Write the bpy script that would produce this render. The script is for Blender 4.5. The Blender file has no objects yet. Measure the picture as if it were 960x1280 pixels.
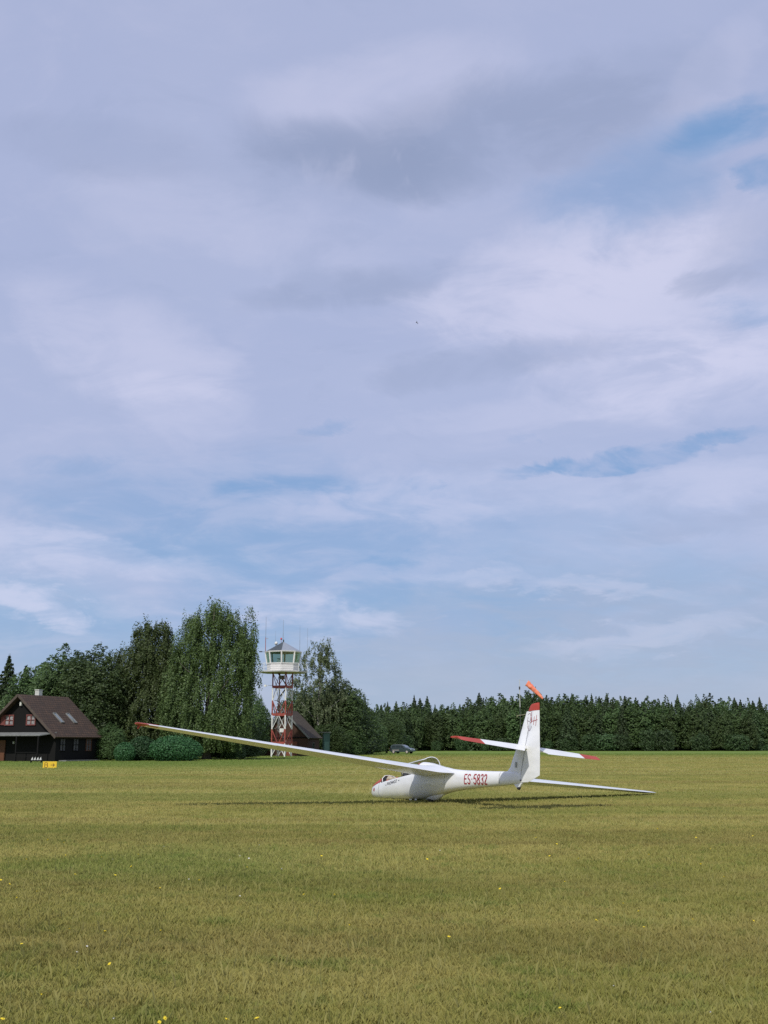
import bpy, bmesh, math, random
import numpy as np
from mathutils import Vector, Matrix

random.seed(7)
rng = np.random.default_rng(11)
SC = bpy.context.scene
COL = SC.collection
R = math.radians

# ------------------------------------------------------------------ camera
F = 1370.0            # focal length in pixels of the 960x1280 photograph
H = 1.545             # eye height
TILT = math.atan(291.0 / F)
cam_d = bpy.data.cameras.new('camera')
cam = bpy.data.objects.new('camera', cam_d)
COL.objects.link(cam)
cam.location = (0, 0, H)
cam.rotation_euler = (math.pi / 2 + TILT, 0, 0)
cam_d.sensor_fit = 'VERTICAL'
cam_d.sensor_height = 36.0
cam_d.lens = F / 1280.0 * 36.0
cam_d.clip_start = 0.1
cam_d.clip_end = 8000
SC.camera = cam


def ray(u, v):
    cx, cy = (u - 480) / F, -(v - 640) / F
    c, s = math.cos(TILT), math.sin(TILT)
    return Vector((cx, c - cy * s, s + cy * c))


def at(u, v, Y):
    d = ray(u, v)
    return Vector((0, 0, H)) + d * (Y / d.y)


# ------------------------------------------------------------------ light
SUN_EL = R(46)
SUN_POS = Vector((-0.37, -0.93, 0)).normalized()
sun_d = bpy.data.lights.new('sun', 'SUN')
sun_d.energy = 3.2
sun_d.angle = R(1.7)
sun_d.color = (1.0, 0.965, 0.90)
sun = bpy.data.objects.new('sun', sun_d)
COL.objects.link(sun)
toward = Vector((SUN_POS.x * math.cos(SUN_EL), SUN_POS.y * math.cos(SUN_EL), math.sin(SUN_EL)))
sun.rotation_euler = toward.to_track_quat('Z', 'Y').to_euler()

SC.cycles.use_denoising = False
SC.cycles.use_adaptive_sampling = False
SC.cycles.max_bounces = 6
SC.cycles.transparent_max_bounces = 12
SC.view_settings.view_transform = 'Standard'
SC.view_settings.look = 'None'
SC.view_settings.exposure = 0.0
SC.view_settings.gamma = 1.0
SC.view_settings.use_curve_mapping = False


class NT:
    """small helper to write node trees"""
    def __init__(s, tree):
        s.t = tree
        s.n = tree.nodes
        s.l = tree.links

    def new(s, typ, **kw):
        n = s.n.new(typ)
        for k, v in kw.items():
            setattr(n, k, v)
        return n

    def put(s, sock, v):
        if v is None:
            return
        if isinstance(v, bpy.types.NodeSocket):
            s.l.new(v, sock)
        else:
            if isinstance(v, (tuple, list)) and len(v) == 3 and sock.type == 'RGBA':
                v = (*v, 1)
            sock.default_value = v

    def math(s, op, a, b=None, c=None, clamp=False):
        n = s.new('ShaderNodeMath', operation=op, use_clamp=clamp)
        s.put(n.inputs[0], a); s.put(n.inputs[1], b); s.put(n.inputs[2], c)
        return n.outputs[0]

    def vmath(s, op, a, b=None, out=0):
        n = s.new('ShaderNodeVectorMath', operation=op)
        s.put(n.inputs[0], a)
        if b is not None:
            s.put(n.inputs[1], b)
        return n.outputs[out]

    def mix(s, f, a, b, blend='MIX'):
        n = s.new('ShaderNodeMix', data_type='RGBA', blend_type=blend)
        s.put(n.inputs[0], f); s.put(n.inputs[6], a); s.put(n.inputs[7], b)
        return n.outputs[2]

    def noise(s, vec, scale, detail=4, rough=0.5, dist=0.0, out=0):
        n = s.new('ShaderNodeTexNoise')
        if vec is not None:
            s.l.new(vec, n.inputs['Vector'])
        n.inputs['Scale'].default_value = scale
        n.inputs['Detail'].default_value = detail
        n.inputs['Roughness'].default_value = rough
        n.inputs['Distortion'].default_value = dist
        return n.outputs[out]

    def ramp(s, x, a, b, lo=0.0, hi=1.0, smooth=True):
        n = s.new('ShaderNodeMapRange')
        n.interpolation_type = 'SMOOTHSTEP' if smooth else 'LINEAR'
        s.put(n.inputs[0], x)
        for i, v in enumerate((a, b, lo, hi)):
            n.inputs[i + 1].default_value = v
        return n.outputs[0]

    def mapping(s, vec, scale=(1, 1, 1), rot=(0, 0, 0), loc=(0, 0, 0)):
        n = s.new('ShaderNodeMapping')
        s.l.new(vec, n.inputs['Vector'])
        n.inputs['Scale'].default_value = scale
        n.inputs['Rotation'].default_value = rot
        n.inputs['Location'].default_value = loc
        return n.outputs[0]


# ------------------------------------------------------------------ sky
def srgb(r, g, b):
    f = lambda c: (c / 255 / 12.92) if c / 255 <= 0.04045 else ((c / 255 + 0.055) / 1.055) ** 2.4
    return (f(r), f(g), f(b))


world = bpy.data.worlds.new('World')
SC.world = world
world.use_nodes = True
wt = NT(world.node_tree)
wt.n.clear()
w_out = wt.new('ShaderNodeOutputWorld')
w_bg = wt.new('ShaderNodeBackground')
SKY_S = 0.1
w_bg.inputs['Strength'].default_value = SKY_S
sky = wt.new('ShaderNodeTexSky', sky_type='NISHITA')
sky.sun_disc = False
sky.sun_elevation = SUN_EL
sky.sun_rotation = math.atan2(toward.x, toward.y)
sky.air_density = 1.0
sky.dust_density = 1.2
sky.ozone_density = 1.5
geo = wt.new('ShaderNodeTexCoord')
dirv = geo.outputs['Generated']
sep = wt.new('ShaderNodeSeparateXYZ')
wt.l.new(dirv, sep.inputs[0])
az = wt.math('ARCTAN2', sep.outputs[0], sep.outputs[1])
el = wt.math('ARCSINE', sep.outputs[2])
# cloud layer coordinates: the direction hits a flat layer overhead
zz = wt.math('ADD', wt.math('MAXIMUM', sep.outputs[2], 0.0), 0.26)
comb = wt.new('ShaderNodeCombineXYZ')
wt.l.new(wt.math('DIVIDE', sep.outputs[0], zz), comb.inputs[0])
wt.l.new(wt.math('DIVIDE', sep.outputs[1], zz), comb.inputs[1])
layer = comb.outputs[0]
n_big = wt.noise(layer, 1.6, 5, 0.55, 0.6)
n_mid = wt.noise(wt.mapping(layer, (1.0, 1.35, 1)), 4.8, 7, 0.6, 0.5)
n_fine = wt.noise(wt.mapping(layer, (1.2, 2.4, 1), (0, 0, 0.5)), 14, 5, 0.6, 0.5)
# ragged angular coordinates for placed cloud banks (degrees)
wob_a = wt.noise(wt.mapping(layer, (1, 1, 1)), 5.0, 6, 0.62, 0.8)
wob_b = wt.noise(wt.mapping(layer, (1, 1, 1), (0, 0, 0), (7, 3, 2)), 5.0, 6, 0.62, 0.8)
azd = wt.math('ADD', wt.math('MULTIPLY', az, 57.2958), wt.math('MULTIPLY', wt.math('SUBTRACT', wob_a, 0.5), 9.0))
eld = wt.math('ADD', wt.math('MULTIPLY', el, 57.2958), wt.math('MULTIPLY', wt.math('SUBTRACT', wob_b, 0.5), 3.2))


def bank(u, v, wu, wv, tilt=0.0, soft=0.35):
    """0..1 mask of one cloud bank: centre direction and half sizes given in photograph pixels, turned to angles"""
    d = ray(u, v).normalized()
    a0, e0 = math.degrees(math.atan2(d.x, d.y)), math.degrees(math.asin(d.z))
    k = math.degrees(1 / F) * 0.9
    sa, se = wu * k / max(0.3, math.cos(R(e0))), wv * k
    da = wt.math('SUBTRACT', azd, a0)
    de = wt.math('SUBTRACT', eld, e0)
    c, s = math.cos(R(tilt)), math.sin(R(tilt))
    x = wt.math('DIVIDE', wt.math('ADD', wt.math('MULTIPLY', da, c), wt.math('MULTIPLY', de, s)), sa)
    y = wt.math('DIVIDE', wt.math('SUBTRACT', wt.math('MULTIPLY', de, c), wt.math('MULTIPLY', da, s)), se)
    r2 = wt.math('ADD', wt.math('MULTIPLY', x, x), wt.math('MULTIPLY', y, y))
    return wt.ramp(r2, 1.0 + soft * 2, max(0.0, 0.4 - soft), 0.0, 1.0)


S10 = lambda c: tuple(x / SKY_S for x in c)
base_hi = S10(srgb(181, 191, 226))
base_lo = S10(srgb(157, 184, 222))
grey = S10(srgb(150, 163, 196))
white = S10(srgb(219, 220, 246))
blue = S10(srgb(112, 160, 212))
horiz = S10(srgb(170, 184, 212))
col = wt.mix(wt.ramp(eld, 5, 17), base_lo, base_hi)
col = wt.mix(wt.math('MULTIPLY', wt.ramp(n_big, 0.35, 0.68), wt.math('SUBTRACT', 1.0, wt.ramp(eld, 40, 70, 0, 1))), col, S10(srgb(186, 195, 228)))
col = wt.mix(wt.math('MULTIPLY', wt.ramp(n_mid, 0.5, 0.72), 0.30), col, S10(srgb(203, 207, 236)))
col = wt.mix(wt.math('MULTIPLY', wt.ramp(n_mid, 0.46, 0.28), 0.25), col, S10(srgb(160, 174, 208)))
# the grey-blue low sky on the right, the blue low sky on the left
lowsky = [
    (310, 655, 300, 75, 0, blue, 0.50, 0.7), (480, 765, 260, 60, 0, blue, 0.42, 0.7), (150, 800, 260, 50, 0, blue, 0.30, 0.7), 
    (800, 800, 380, 90, 0, S10(srgb(160, 174, 206)), 0.7, 0.5), (520, 830, 200, 40, 0, S10(srgb(160, 176, 208)), 0.5, 0.5),
    # whites
    (480, 110, 150, 50, 8, white, 0.45, 0.5), (300, 280, 190, 50, -8, white, 0.30, 0.5),
    (760, 335, 200, 80, 12, white, 1.0, 0.4), (870, 440, 200, 85, 0, white, 0.95, 0.4), (630, 390, 120, 40, -10, white, 0.65, 0.4), (480, 165, 90, 22, 20, white, 0.35, 0.4),
    (170, 450, 150, 70, -22, white, 0.55, 0.45), (215, 485, 70, 18, 5, white, 0.5, 0.4),
    (900, 90, 90, 40, 30, white, 0.45, 0.4), (70, 690, 170, 28, -4, white, 0.55, 0.4), (40, 755, 90, 26, -14, white, 0.7, 0.35),
    (400, 765, 100, 22, -6, white, 0.5, 0.4), (560, 620, 230, 34, 4, white, 0.35, 0.4), (800, 795, 130, 18, 8, white, 0.35, 0.4),
    (870, 600, 150, 30, 6, white, 0.4, 0.4), (700, 730, 190, 14, -5, white, 0.35, 0.4), (700, 510, 220, 22, 2, white, 0.3, 0.4),
    # greys
    (620, 165, 270, 60, 8, grey, 0.62, 0.6), (440, 200, 140, 44, -8, grey, 0.60, 0.5), (440, 360, 150, 26, 8, grey, 0.45, 0.4),
    (140, 190, 140, 36, 0, grey, 0.35, 0.4), (600, 455, 160, 24, 5, grey, 0.35, 0.4), (885, 350, 50, 14, 5, grey, 0.38, 0.6),
    (870, 655, 110, 12, 4, grey, 0.25, 0.8), (930, 300, 60, 45, 0, grey, 0.22, 0.7),
    # blue gaps
    (790, 230, 100, 44, 14, blue, 0.42, 0.9), (915, 158, 62, 22, 6, blue, 0.75, 0.8), (955, 215, 34, 16, 0, blue, 0.65, 0.8), (870, 195, 60, 16, 12, white, 0.30, 0.6),
    (780, 572, 135, 10, 6, blue, 0.80, 0.6), (355, 612, 70, 14, 5, blue, 0.50, 1.1), (405, 540, 34, 10, 10, blue, 0.38, 1.0),
    (525, 606, 22, 8, 0, blue, 0.40, 0.9), (650, 549, 20, 5, 0, blue, 0.35, 0.9), (70, 578, 60, 10, 0, blue, 0.25, 1.0),
    (500, 705, 60, 16, 0, blue, 0.35, 0.3), (950, 380, 50, 20, 0, blue, 0.35, 0.4),
]
for (u, v, wu, wv, tl, c, a, sf) in lowsky:
    m = wt.math('MULTIPLY', bank(u, v, wu, wv, tl, sf), a)
    if c is not blue:
        m = wt.math('MULTIPLY', m, wt.ramp(n_mid, 0.34, 0.56, 0.40, 1.0))
    else:
        m = wt.math('MULTIPLY', m, wt.ramp(n_mid, 0.62, 0.40, 0.35, 1.0))
    col = wt.mix(m, col, c)
col = wt.mix(wt.math('MULTIPLY', wt.ramp(n_fine, 0.55, 0.8), 0.10), col, white)
# thin ragged streaks torn out of the grey bank
streak = wt.noise(wt.mapping(layer, (5.5, 1.4, 1), (0, 0, 0.7)), 3.2, 4, 0.55, 0.5)
col = wt.mix(wt.math('MULTIPLY', wt.math('MULTIPLY', bank(500, 215, 150, 40, 0, 0.3), wt.ramp(streak, 0.5, 0.72)), 0.38), col, white)
col = wt.mix(wt.ramp(eld, 6.5, 1.0, 0, 0.65), col, horiz)
# let the clear-sky blue through everywhere by a share, more in the gaps
cover = 0.82
final = wt.mix(cover, sky.outputs[0], col)
wt.l.new(final, w_bg.inputs['Color'])
wt.l.new(w_bg.outputs[0], w_out.inputs['Surface'])
world.cycles.sampling_method = 'MANUAL'
world.cycles.sample_map_resolution = 1024


# ------------------------------------------------------------------ object helpers
def tag(o, label=None, cat=None, group=None, kind=None):
    if label: o['label'] = label
    if cat: o['category'] = cat
    if group: o['group'] = group
    if kind: o['kind'] = kind
    return o


def empty(name, loc=(0, 0, 0), rz=0.0, label=None, cat=None, group=None):
    o = bpy.data.objects.new(name, None)
    COL.objects.link(o)
    o.location = loc
    o.rotation_euler = (0, 0, rz)
    return tag(o, label, cat, group)


def link(name, me, mat=None, parent=None, smooth=False):
    if mat is not None:
        for m in (mat if isinstance(mat, (list, tuple)) else [mat]):
            me.materials.append(m)
    if smooth:
        me.shade_smooth()
    o = bpy.data.objects.new(name, me)
    COL.objects.link(o)
    if parent:
        o.parent = parent
    return o


class MB:
    """collects shapes into one mesh"""
    def __init__(s):
        s.v, s.f, s.mi = [], [], []
        s.cur = 0

    def add(s, verts, faces):
        n = len(s.v)
        s.v += [tuple(v) for v in verts]
        s.f += [tuple(i + n for i in f) for f in faces]
        s.mi += [s.cur] * len(faces)
        return s

    def box(s, c, size, rz=0.0, M=None):
        hx, hy, hz = size[0] / 2, size[1] / 2, size[2] / 2
        vs = [Vector((x, y, z)) for z in (-hz, hz) for y in (-hy, hy) for x in (-hx, hx)]
        Mx = M if M is not None else Matrix.Rotation(rz, 3, 'Z')
        c = Vector(c)
        vs = [c + Mx @ v for v in vs]
        return s.add(vs, [(0, 2, 3, 1), (4, 5, 7, 6), (0, 1, 5, 4), (1, 3, 7, 5), (3, 2, 6, 7), (2, 0, 4, 6)])

    def beam(s, a, b, w, h=None, up=(0, 0, 1)):
        a, b = Vector(a), Vector(b)
        h = h or w
        d = (b - a)
        L = d.length
        d.normalize()
        u = Vector(up)
        if abs(d.dot(u)) > 0.98: u = Vector((1, 0, 0))
        sx = d.cross(u).normalized()
        sz = sx.cross(d).normalized()
        M = Matrix((sx, d, sz)).transposed()
        return s.box((a + b) / 2, (w, L, h), M=M)

    def tube(s, pts, rad, n=8, cap=True):
        pts = [Vector(p) for p in pts]
        rads = rad if isinstance(rad, (list, tuple)) else [rad] * len(pts)
        base = []
        prev = None
        vs = []
        for i, p in enumerate(pts):
            d = (pts[min(i + 1, len(pts) - 1)] - pts[max(i - 1, 0)]).normalized()
            if prev is None:
                u = Vector((0, 0, 1)) if abs(d.z) < 0.95 else Vector((1, 0, 0))
                x = d.cross(u).normalized()
            else:
                x = (prev - d * prev.dot(d)).normalized()
            prev = x
            y = d.cross(x)
            for k in range(n):
                a = 2 * math.pi * k / n
                vs.append(p + (x * math.cos(a) + y * math.sin(a)) * rads[i])
        fs = []
        for i in range(len(pts) - 1):
            for k in range(n):
                fs.append((i * n + k, i * n + (k + 1) % n, (i + 1) * n + (k + 1) % n, (i + 1) * n + k))
        if cap:
            fs.append(tuple(range(n))[::-1])
            fs.append(tuple((len(pts) - 1) * n + k for k in range(n)))
        return s.add(vs, fs)

    def prism(s, poly, a, b):
        """poly: list of 3-vectors; extruded from offset a to offset b (vectors)"""
        n = len(poly)
        a, b = Vector(a), Vector(b)
        vs = [Vector(p) + a for p in poly] + [Vector(p) + b for p in poly]
        fs = [tuple(range(n))[::-1], tuple(range(n, 2 * n))]
        fs += [(i, (i + 1) % n, (i + 1) % n + n, i + n) for i in range(n)]
        return s.add(vs, fs)

    def build(s, name, mat, parent=None, smooth=False, bevel=0.0, auto=None):
        me = bpy.data.meshes.new(name)
        me.from_pydata(s.v, [], s.f)
        if isinstance(mat, (list, tuple)):
            me.polygons.foreach_set('material_index', s.mi)
        bm = bmesh.new()
        bm.from_mesh(me)
        bmesh.ops.recalc_face_normals(bm, faces=bm.faces)
        if bevel > 0:
            bmesh.ops.bevel(bm, geom=bm.edges[:], offset=bevel, segments=1, affect='EDGES')
        bm.to_mesh(me)
        bm.free()
        me.update()
        o = link(name, me, mat, parent)
        if smooth:
            me.shade_smooth()
            if auto:
                me.set_sharp_from_angle(angle=R(auto))
        return o


def loft(rings, name, mat, parent=None, cap0=True, cap1=True, closed=True, smooth=True, auto=50, mats=None):
    n = len(rings[0])
    m = MB()
    vs = [v for r in rings for v in r]
    fs, mi = [], []
    for i in range(len(rings) - 1):
        for k in range(n if closed else n - 1):
            k2 = (k + 1) % n
            fs.append((i * n + k, i * n + k2, (i + 1) * n + k2, (i + 1) * n + k))
            mi.append(mats(i, k) if mats else 0)
    if cap0: fs.append(tuple(range(n))[::-1]); mi.append(0)
    if cap1: fs.append(tuple((len(rings) - 1) * n + k for k in range(n))); mi.append(0)
    m.add(vs, fs)
    m.mi = mi
    return m.build(name, mat, parent, smooth=smooth, auto=auto)


# ------------------------------------------------------------------ materials
def principled(name, base, rough=0.6, metal=0.0, var=0.0, scale=8.0, bump=0.0, coat=0.0, base2=None, stretch=(1, 1, 1), spec=0.5):
    m = bpy.data.materials.new(name)
    m.use_nodes = True
    t = NT(m.node_tree)
    b = t.n['Principled BSDF']
    b.inputs['Roughness'].default_value = rough
    b.inputs['Metallic'].default_value = metal
    b.inputs['Coat Weight'].default_value = coat
    b.inputs['Coat Roughness'].default_value = 0.1
    b.inputs['Specular IOR Level'].default_value = spec
    co = t.new('ShaderNodeTexCoord').outputs['Object']
    mp = t.mapping(co, stretch)
    n = t.noise(mp, scale, 5, 0.6)
    b2 = base2 if base2 else tuple(c * (1 - var) for c in base)
    t.put(b.inputs['Base Color'], t.mix(t.ramp(n, 0.35, 0.7), base, b2))
    if bump:
        bp = t.new('ShaderNodeBump')
        bp.inputs['Strength'].default_value = bump
        bp.inputs['Distance'].default_value = 0.02
        t.l.new(n, bp.inputs['Height'])
        t.l.new(bp.outputs[0], b.inputs['Normal'])
    return m


def leaf_mat(name, c1, c2, trans=0.25, rough=0.55):
    """foliage: colour varies leaf to leaf through the 'tint' attribute and in soft patches of fresher and older leaves"""
    m = bpy.data.materials.new(name)
    m.use_nodes = True
    t = NT(m.node_tree)
    t.n.clear()
    out = t.new('ShaderNodeOutputMaterial')
    at_ = t.new('ShaderNodeAttribute', attribute_name='tint')
    oi = t.new('ShaderNodeObjectInfo')
    co = t.new('ShaderNodeTexCoord').outputs['Object']
    n = t.noise(co, 0.7, 3, 0.6)
    f = t.math('ADD', t.math('MULTIPLY', at_.outputs['Fac'], 0.65), t.math('MULTIPLY', t.math('SUBTRACT', n, 0.3), 0.8), clamp=True)
    c = t.mix(f, c1, c2)
    hs = t.new('ShaderNodeHueSaturation')
    t.l.new(c, hs.inputs['Color'])
    t.l.new(t.math('ADD', 0.70, t.math('MULTIPLY', oi.outputs['Random'], 0.6)), hs.inputs['Value'])
    t.l.new(t.math('ADD', 0.488, t.math('MULTIPLY', oi.outputs['Random'], 0.024)), hs.inputs['Hue'])
    c = hs.outputs[0]
    d = t.new('ShaderNodeBsdfPrincipled')
    d.inputs['Roughness'].default_value = rough
    d.inputs['Specular IOR Level'].default_value = 0.3
    t.l.new(c, d.inputs['Base Color'])
    tr = t.new('ShaderNodeBsdfTranslucent')
    t.l.new(t.mix(0.5, c, tuple(min(1, x * 1.4) for x in c2)), tr.inputs['Color'])
    mx = t.new('ShaderNodeMixShader')
    mx.inputs[0].default_value = trans
    t.l.new(d.outputs[0], mx.inputs[1])
    t.l.new(tr.outputs[0], mx.inputs[2])
    t.l.new(mx.outputs[0], out.inputs['Surface'])
    return m


GEL = principled('gelcoat_white', (0.80, 0.80, 0.79), 0.30, var=0.10, scale=2.2, coat=0.35, stretch=(1, .6, 2.5))
RED = principled('red_paint', (0.43, 0.062, 0.040), 0.5, var=0.15, scale=3, coat=0.0, spec=.3)
DARKRED = principled('red_lettering', (0.36, 0.02, 0.03), 0.45, var=0.2, scale=12)
BLACK = principled('black_rubber', (0.02, 0.02, 0.022), 0.7, var=0.3)
DKGREY = principled('dark_grey', (0.05, 0.05, 0.055), 0.6, var=0.3)
BEIGE = principled('beige_fabric', (0.52, 0.44, 0.32), 0.9, var=0.3, scale=14, bump=0.3)
SKINRED = principled('faded_red_padding', (0.55, 0.20, 0.15), 0.8, var=0.4, scale=18)
SEAL = principled('seal_dark', (0.10, 0.10, 0.11), 0.6)
SILVER = principled('silver_metal', (0.55, 0.56, 0.58), 0.35, metal=0.8)


def glass_mat(name, tint=(0.9, 0.95, 0.95), refl=0.12):
    m = bpy.data.materials.new(name)
    m.use_nodes = True
    t = NT(m.node_tree)
    t.n.clear()
    out = t.new('ShaderNodeOutputMaterial')
    tr = t.new('ShaderNodeBsdfTransparent')
    tr.inputs['Color'].default_value = (*tint, 1)
    gl = t.new('ShaderNodeBsdfGlossy')
    gl.inputs['Roughness'].default_value = 0.03
    fr = t.new('ShaderNodeLayerWeight')
    fr.inputs['Blend'].default_value = 0.35
    f = t.math('ADD', refl * 0.5, t.math('MULTIPLY', fr.outputs['Facing'], refl * 2.2), clamp=True)
    mx = t.new('ShaderNodeMixShader')
    t.l.new(f, mx.inputs[0]); t.l.new(tr.outputs[0], mx.inputs[1]); t.l.new(gl.outputs[0], mx.inputs[2])
    t.l.new(mx.outputs[0], out.inputs['Surface'])
    return m


PLEXI = glass_mat('plexiglass', (0.74, 0.80, 0.80), 0.34)
CABGLASS = glass_mat('cab_glass', (0.62, 0.74, 0.66), 0.22)


# ------------------------------------------------------------------ ground
def turf_colour(t, for_blade=False):
    """one turf colour field in world coordinates, shared by the soil sheet and the blades"""
    g = t.new('ShaderNodeNewGeometry')
    pos = g.outputs['Position']
    flat = t.mapping(pos, (1, 1, 0))
    sp = t.new('ShaderNodeSeparateXYZ')
    t.l.new(pos, sp.inputs[0])
    big = t.noise(t.mapping(flat, (0.55, 1.0, 1)), 0.10, 4, 0.6, 0.6)
    mid = t.noise(t.mapping(flat, (0.6, 1, 1), (0, 0, 0), (31, 8, 0)), 0.42, 4, 0.6, 0.5)
    fine = t.noise(t.mapping(flat, (0.7, 1, 1), (0, 0, 0), (3, 58, 0)), 2.3, 4, 0.65)
    bands = t.noise(t.mapping(flat, (0.012, 0.16, 1), (0, 0, 0.03)), 1.0, 4, 0.6, 0.3)
    green = srgb(98, 111, 54)
    olive = srgb(126, 124, 64)
    straw = srgb(146, 138, 80)
    brown = srgb(118, 106, 62)
    lush = srgb(84, 110, 44)
    sc = lambda c, k: tuple(x * k for x in c)
    K = 1.45
    c = t.mix(t.ramp(mid, 0.36, 0.62), sc(olive, K), sc(straw, K))
    c = t.mix(t.math('MULTIPLY', t.ramp(big, 0.50, 0.66), 0.42), c, sc(green, K))
    c = t.mix(t.math('MULTIPLY', t.ramp(fine, 0.50, 0.66), 0.60), c, sc(srgb(94, 112, 50), K))
    tuft = t.noise(t.mapping(flat, (0.8, 1, 1), (0, 0, 0), (9, 4, 0)), 5.5, 3, 0.65)
    c = t.mix(t.math('MULTIPLY', t.ramp(tuft, 0.56, 0.70), 0.45), c, sc(srgb(152, 140, 86), K))
    c = t.mix(t.math('MULTIPLY', t.ramp(bands, 0.50, 0.62), 0.50), c, sc(brown, K))
    c = t.mix(t.math('MULTIPLY', t.ramp(bands, 0.44, 0.34), 0.35), c, sc(green, K))
    patch = t.noise(t.mapping(flat, (0.75, 1, 1), (0, 0, 0.3), (17, 21, 0)), 1.05, 5, 0.7, 0.4)
    c = t.mix(t.math('MULTIPLY', t.ramp(patch, 0.54, 0.66), 0.40), c, sc(srgb(112, 98, 56), K))
    c = t.mix(t.math('MULTIPLY', t.ramp(patch, 0.44, 0.34), 0.40), c, sc(srgb(150, 146, 84), K))
    # a fresh green spot a dozen metres out, and the unmown strips along the far edges
    dv = t.vmath('MULTIPLY', t.vmath('SUBTRACT', pos, (-2.6, 15.5, 0)), (0.34, 0.28, 0))
    ln = t.vmath('LENGTH', dv, out=1)
    c = t.mix(t.math('MULTIPLY', t.ramp(t.math('ADD', ln, t.math('MULTIPLY', mid, 0.9)), 1.6, 0.5), 0.42), c, sc(srgb(88, 112, 50), K))
    yy = t.math('ADD', sp.outputs[1], t.math('MULTIPLY', big, 40))
    far = t.ramp(yy, 150, 215)
    c = t.mix(t.math('MULTIPLY', far, 0.85), c, sc(lush, K))
    # the strip before the wooden buildings on the left
    lf = t.math('ADD', t.math('ADD', sp.outputs[1], t.math('MULTIPLY', sp.outputs[0], 0.55)), t.math('MULTIPLY', mid, 14))
    lm = t.math('MULTIPLY', t.ramp(sp.outputs[0], 4, -14), t.ramp(sp.outputs[1], 62, 92))
    c = t.mix(t.math('MULTIPLY', lm, 0.75), c, sc(lush, K))
    return c, pos, fine


def mat_soil():
    m = bpy.data.materials.new('meadow_turf')
    m.use_nodes = True
    t = NT(m.node_tree)
    b = t.n['Principled BSDF']
    b.inputs['Roughness'].default_value = 0.95
    b.inputs['Specular IOR Level'].default_value = 0.1
    c, pos, fine = turf_colour(t)
    grain = t.noise(t.mapping(pos, (1.0, 0.35, 1)), 26, 3, 0.7)
    grain2 = t.noise(t.mapping(pos, (1.0, 0.3, 1)), 5, 4, 0.7)
    c = t.mix(t.ramp(grain, 0.3, 0.7, 0.0, 0.40), c, tuple(x * 0.45 for x in srgb(108, 104, 56)))
    c = t.mix(t.ramp(grain2, 0.45, 0.75, 0.0, 0.35), c, tuple(x * 1.05 for x in srgb(140, 130, 80)))
    t.put(b.inputs['Base Color'], c)
    bp = t.new('ShaderNodeBump')
    bp.inputs['Strength'].default_value = 0.6
    bp.inputs['Distance'].default_value = 0.06
    t.l.new(t.math('ADD', grain, grain2), bp.inputs['Height'])
    t.l.new(bp.outputs[0], b.inputs['Normal'])
    return m


def mat_blade():
    m = bpy.data.materials.new('grass_blade')
    m.use_nodes = True
    t = NT(m.node_tree)
    t.n.clear()
    out = t.new('ShaderNodeOutputMaterial')
    c, pos, fine = turf_colour(t)
    at_ = t.new('ShaderNodeAttribute', attribute_name='tint')
    tv = at_.outputs['Fac']
    c = t.mix(t.ramp(tv, 0.0, 0.30, 0.5, 0.0, False), c, srgb(76, 96, 36))
    c = t.mix(t.ramp(tv, 0.66, 0.95, 0.0, 0.62, False), c, srgb(164, 156, 98))
    c = t.mix(t.ramp(tv, 0.975, 0.98, 0.0, 0.6, False), c, srgb(110, 84, 50))
    d = t.new('ShaderNodeBsdfPrincipled')
    d.inputs['Roughness'].default_value = 0.6
    d.inputs['Specular IOR Level'].default_value = 0.25
    t.l.new(c, d.inputs['Base Color'])
    tr = t.new('ShaderNodeBsdfTranslucent')
    t.l.new(c, tr.inputs['Color'])
    mx = t.new('ShaderNodeMixShader')
    mx.inputs[0].default_value = 0.3
    t.l.new(d.outputs[0], mx.inputs[1]); t.l.new(tr.outputs[0], mx.inputs[2])
    t.l.new(mx.outputs[0], out.inputs['Surface'])
    return m


def np_mesh(name, verts, faces, tint=None, mat=None, parent=None, smooth=False):
    """verts (N,3), faces (M,k) -> object, fast"""
    me = bpy.data.meshes.new(name)
    M, k = faces.shape
    me.vertices.add(len(verts))
    me.vertices.foreach_set('co', np.ascontiguousarray(verts, dtype=np.float32).ravel())
    me.loops.add(M * k)
    me.loops.foreach_set('vertex_index', np.ascontiguousarray(faces, dtype=np.int32).ravel())
    me.polygons.add(M)
    me.polygons.foreach_set('loop_start', np.arange(0, M * k, k, dtype=np.int32))
    me.update(calc_edges=True)
    if tint is not None:
        a = me.attributes.new('tint', 'FLOAT', 'POINT')
        a.data.foreach_set('value', np.ascontiguousarray(tint, dtype=np.float32))
    if mat is None:
        return me
    return link(name, me, mat, parent, smooth)


# ground sheet, with finer cells nearby and gentle unevenness far from the aircraft
def build_ground():
    def axis(lim, near):
        a = [0.0]
        s = near
        while a[-1] < lim:
            a.append(a[-1] + s)
            s *= 1.22
        return a
    xs = axis(2600, 6)
    xs = sorted(set([-x for x in xs] + xs))
    ys = axis(3200, 6)
    ys = sorted(set([-y for y in axis(300, 12)] + ys))
    X, Y = np.meshgrid(xs, ys)
    Z = np.zeros_like(X)
    v = np.stack([X.ravel(), Y.ravel(), Z.ravel()], 1)
    nx = len(xs)
    i, j = np.meshgrid(np.arange(nx - 1), np.arange(len(ys) - 1))
    a = (j * nx + i).ravel()
    f = np.stack([a, a + 1, a + nx + 1, a + nx], 1)
    o = np_mesh('ground', v, f, None, mat_soil())
    tag(o, 'wide mown meadow airfield of olive and straw coloured turf', 'ground', kind='structure')


build_ground()

BLADE = mat_blade()


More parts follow.
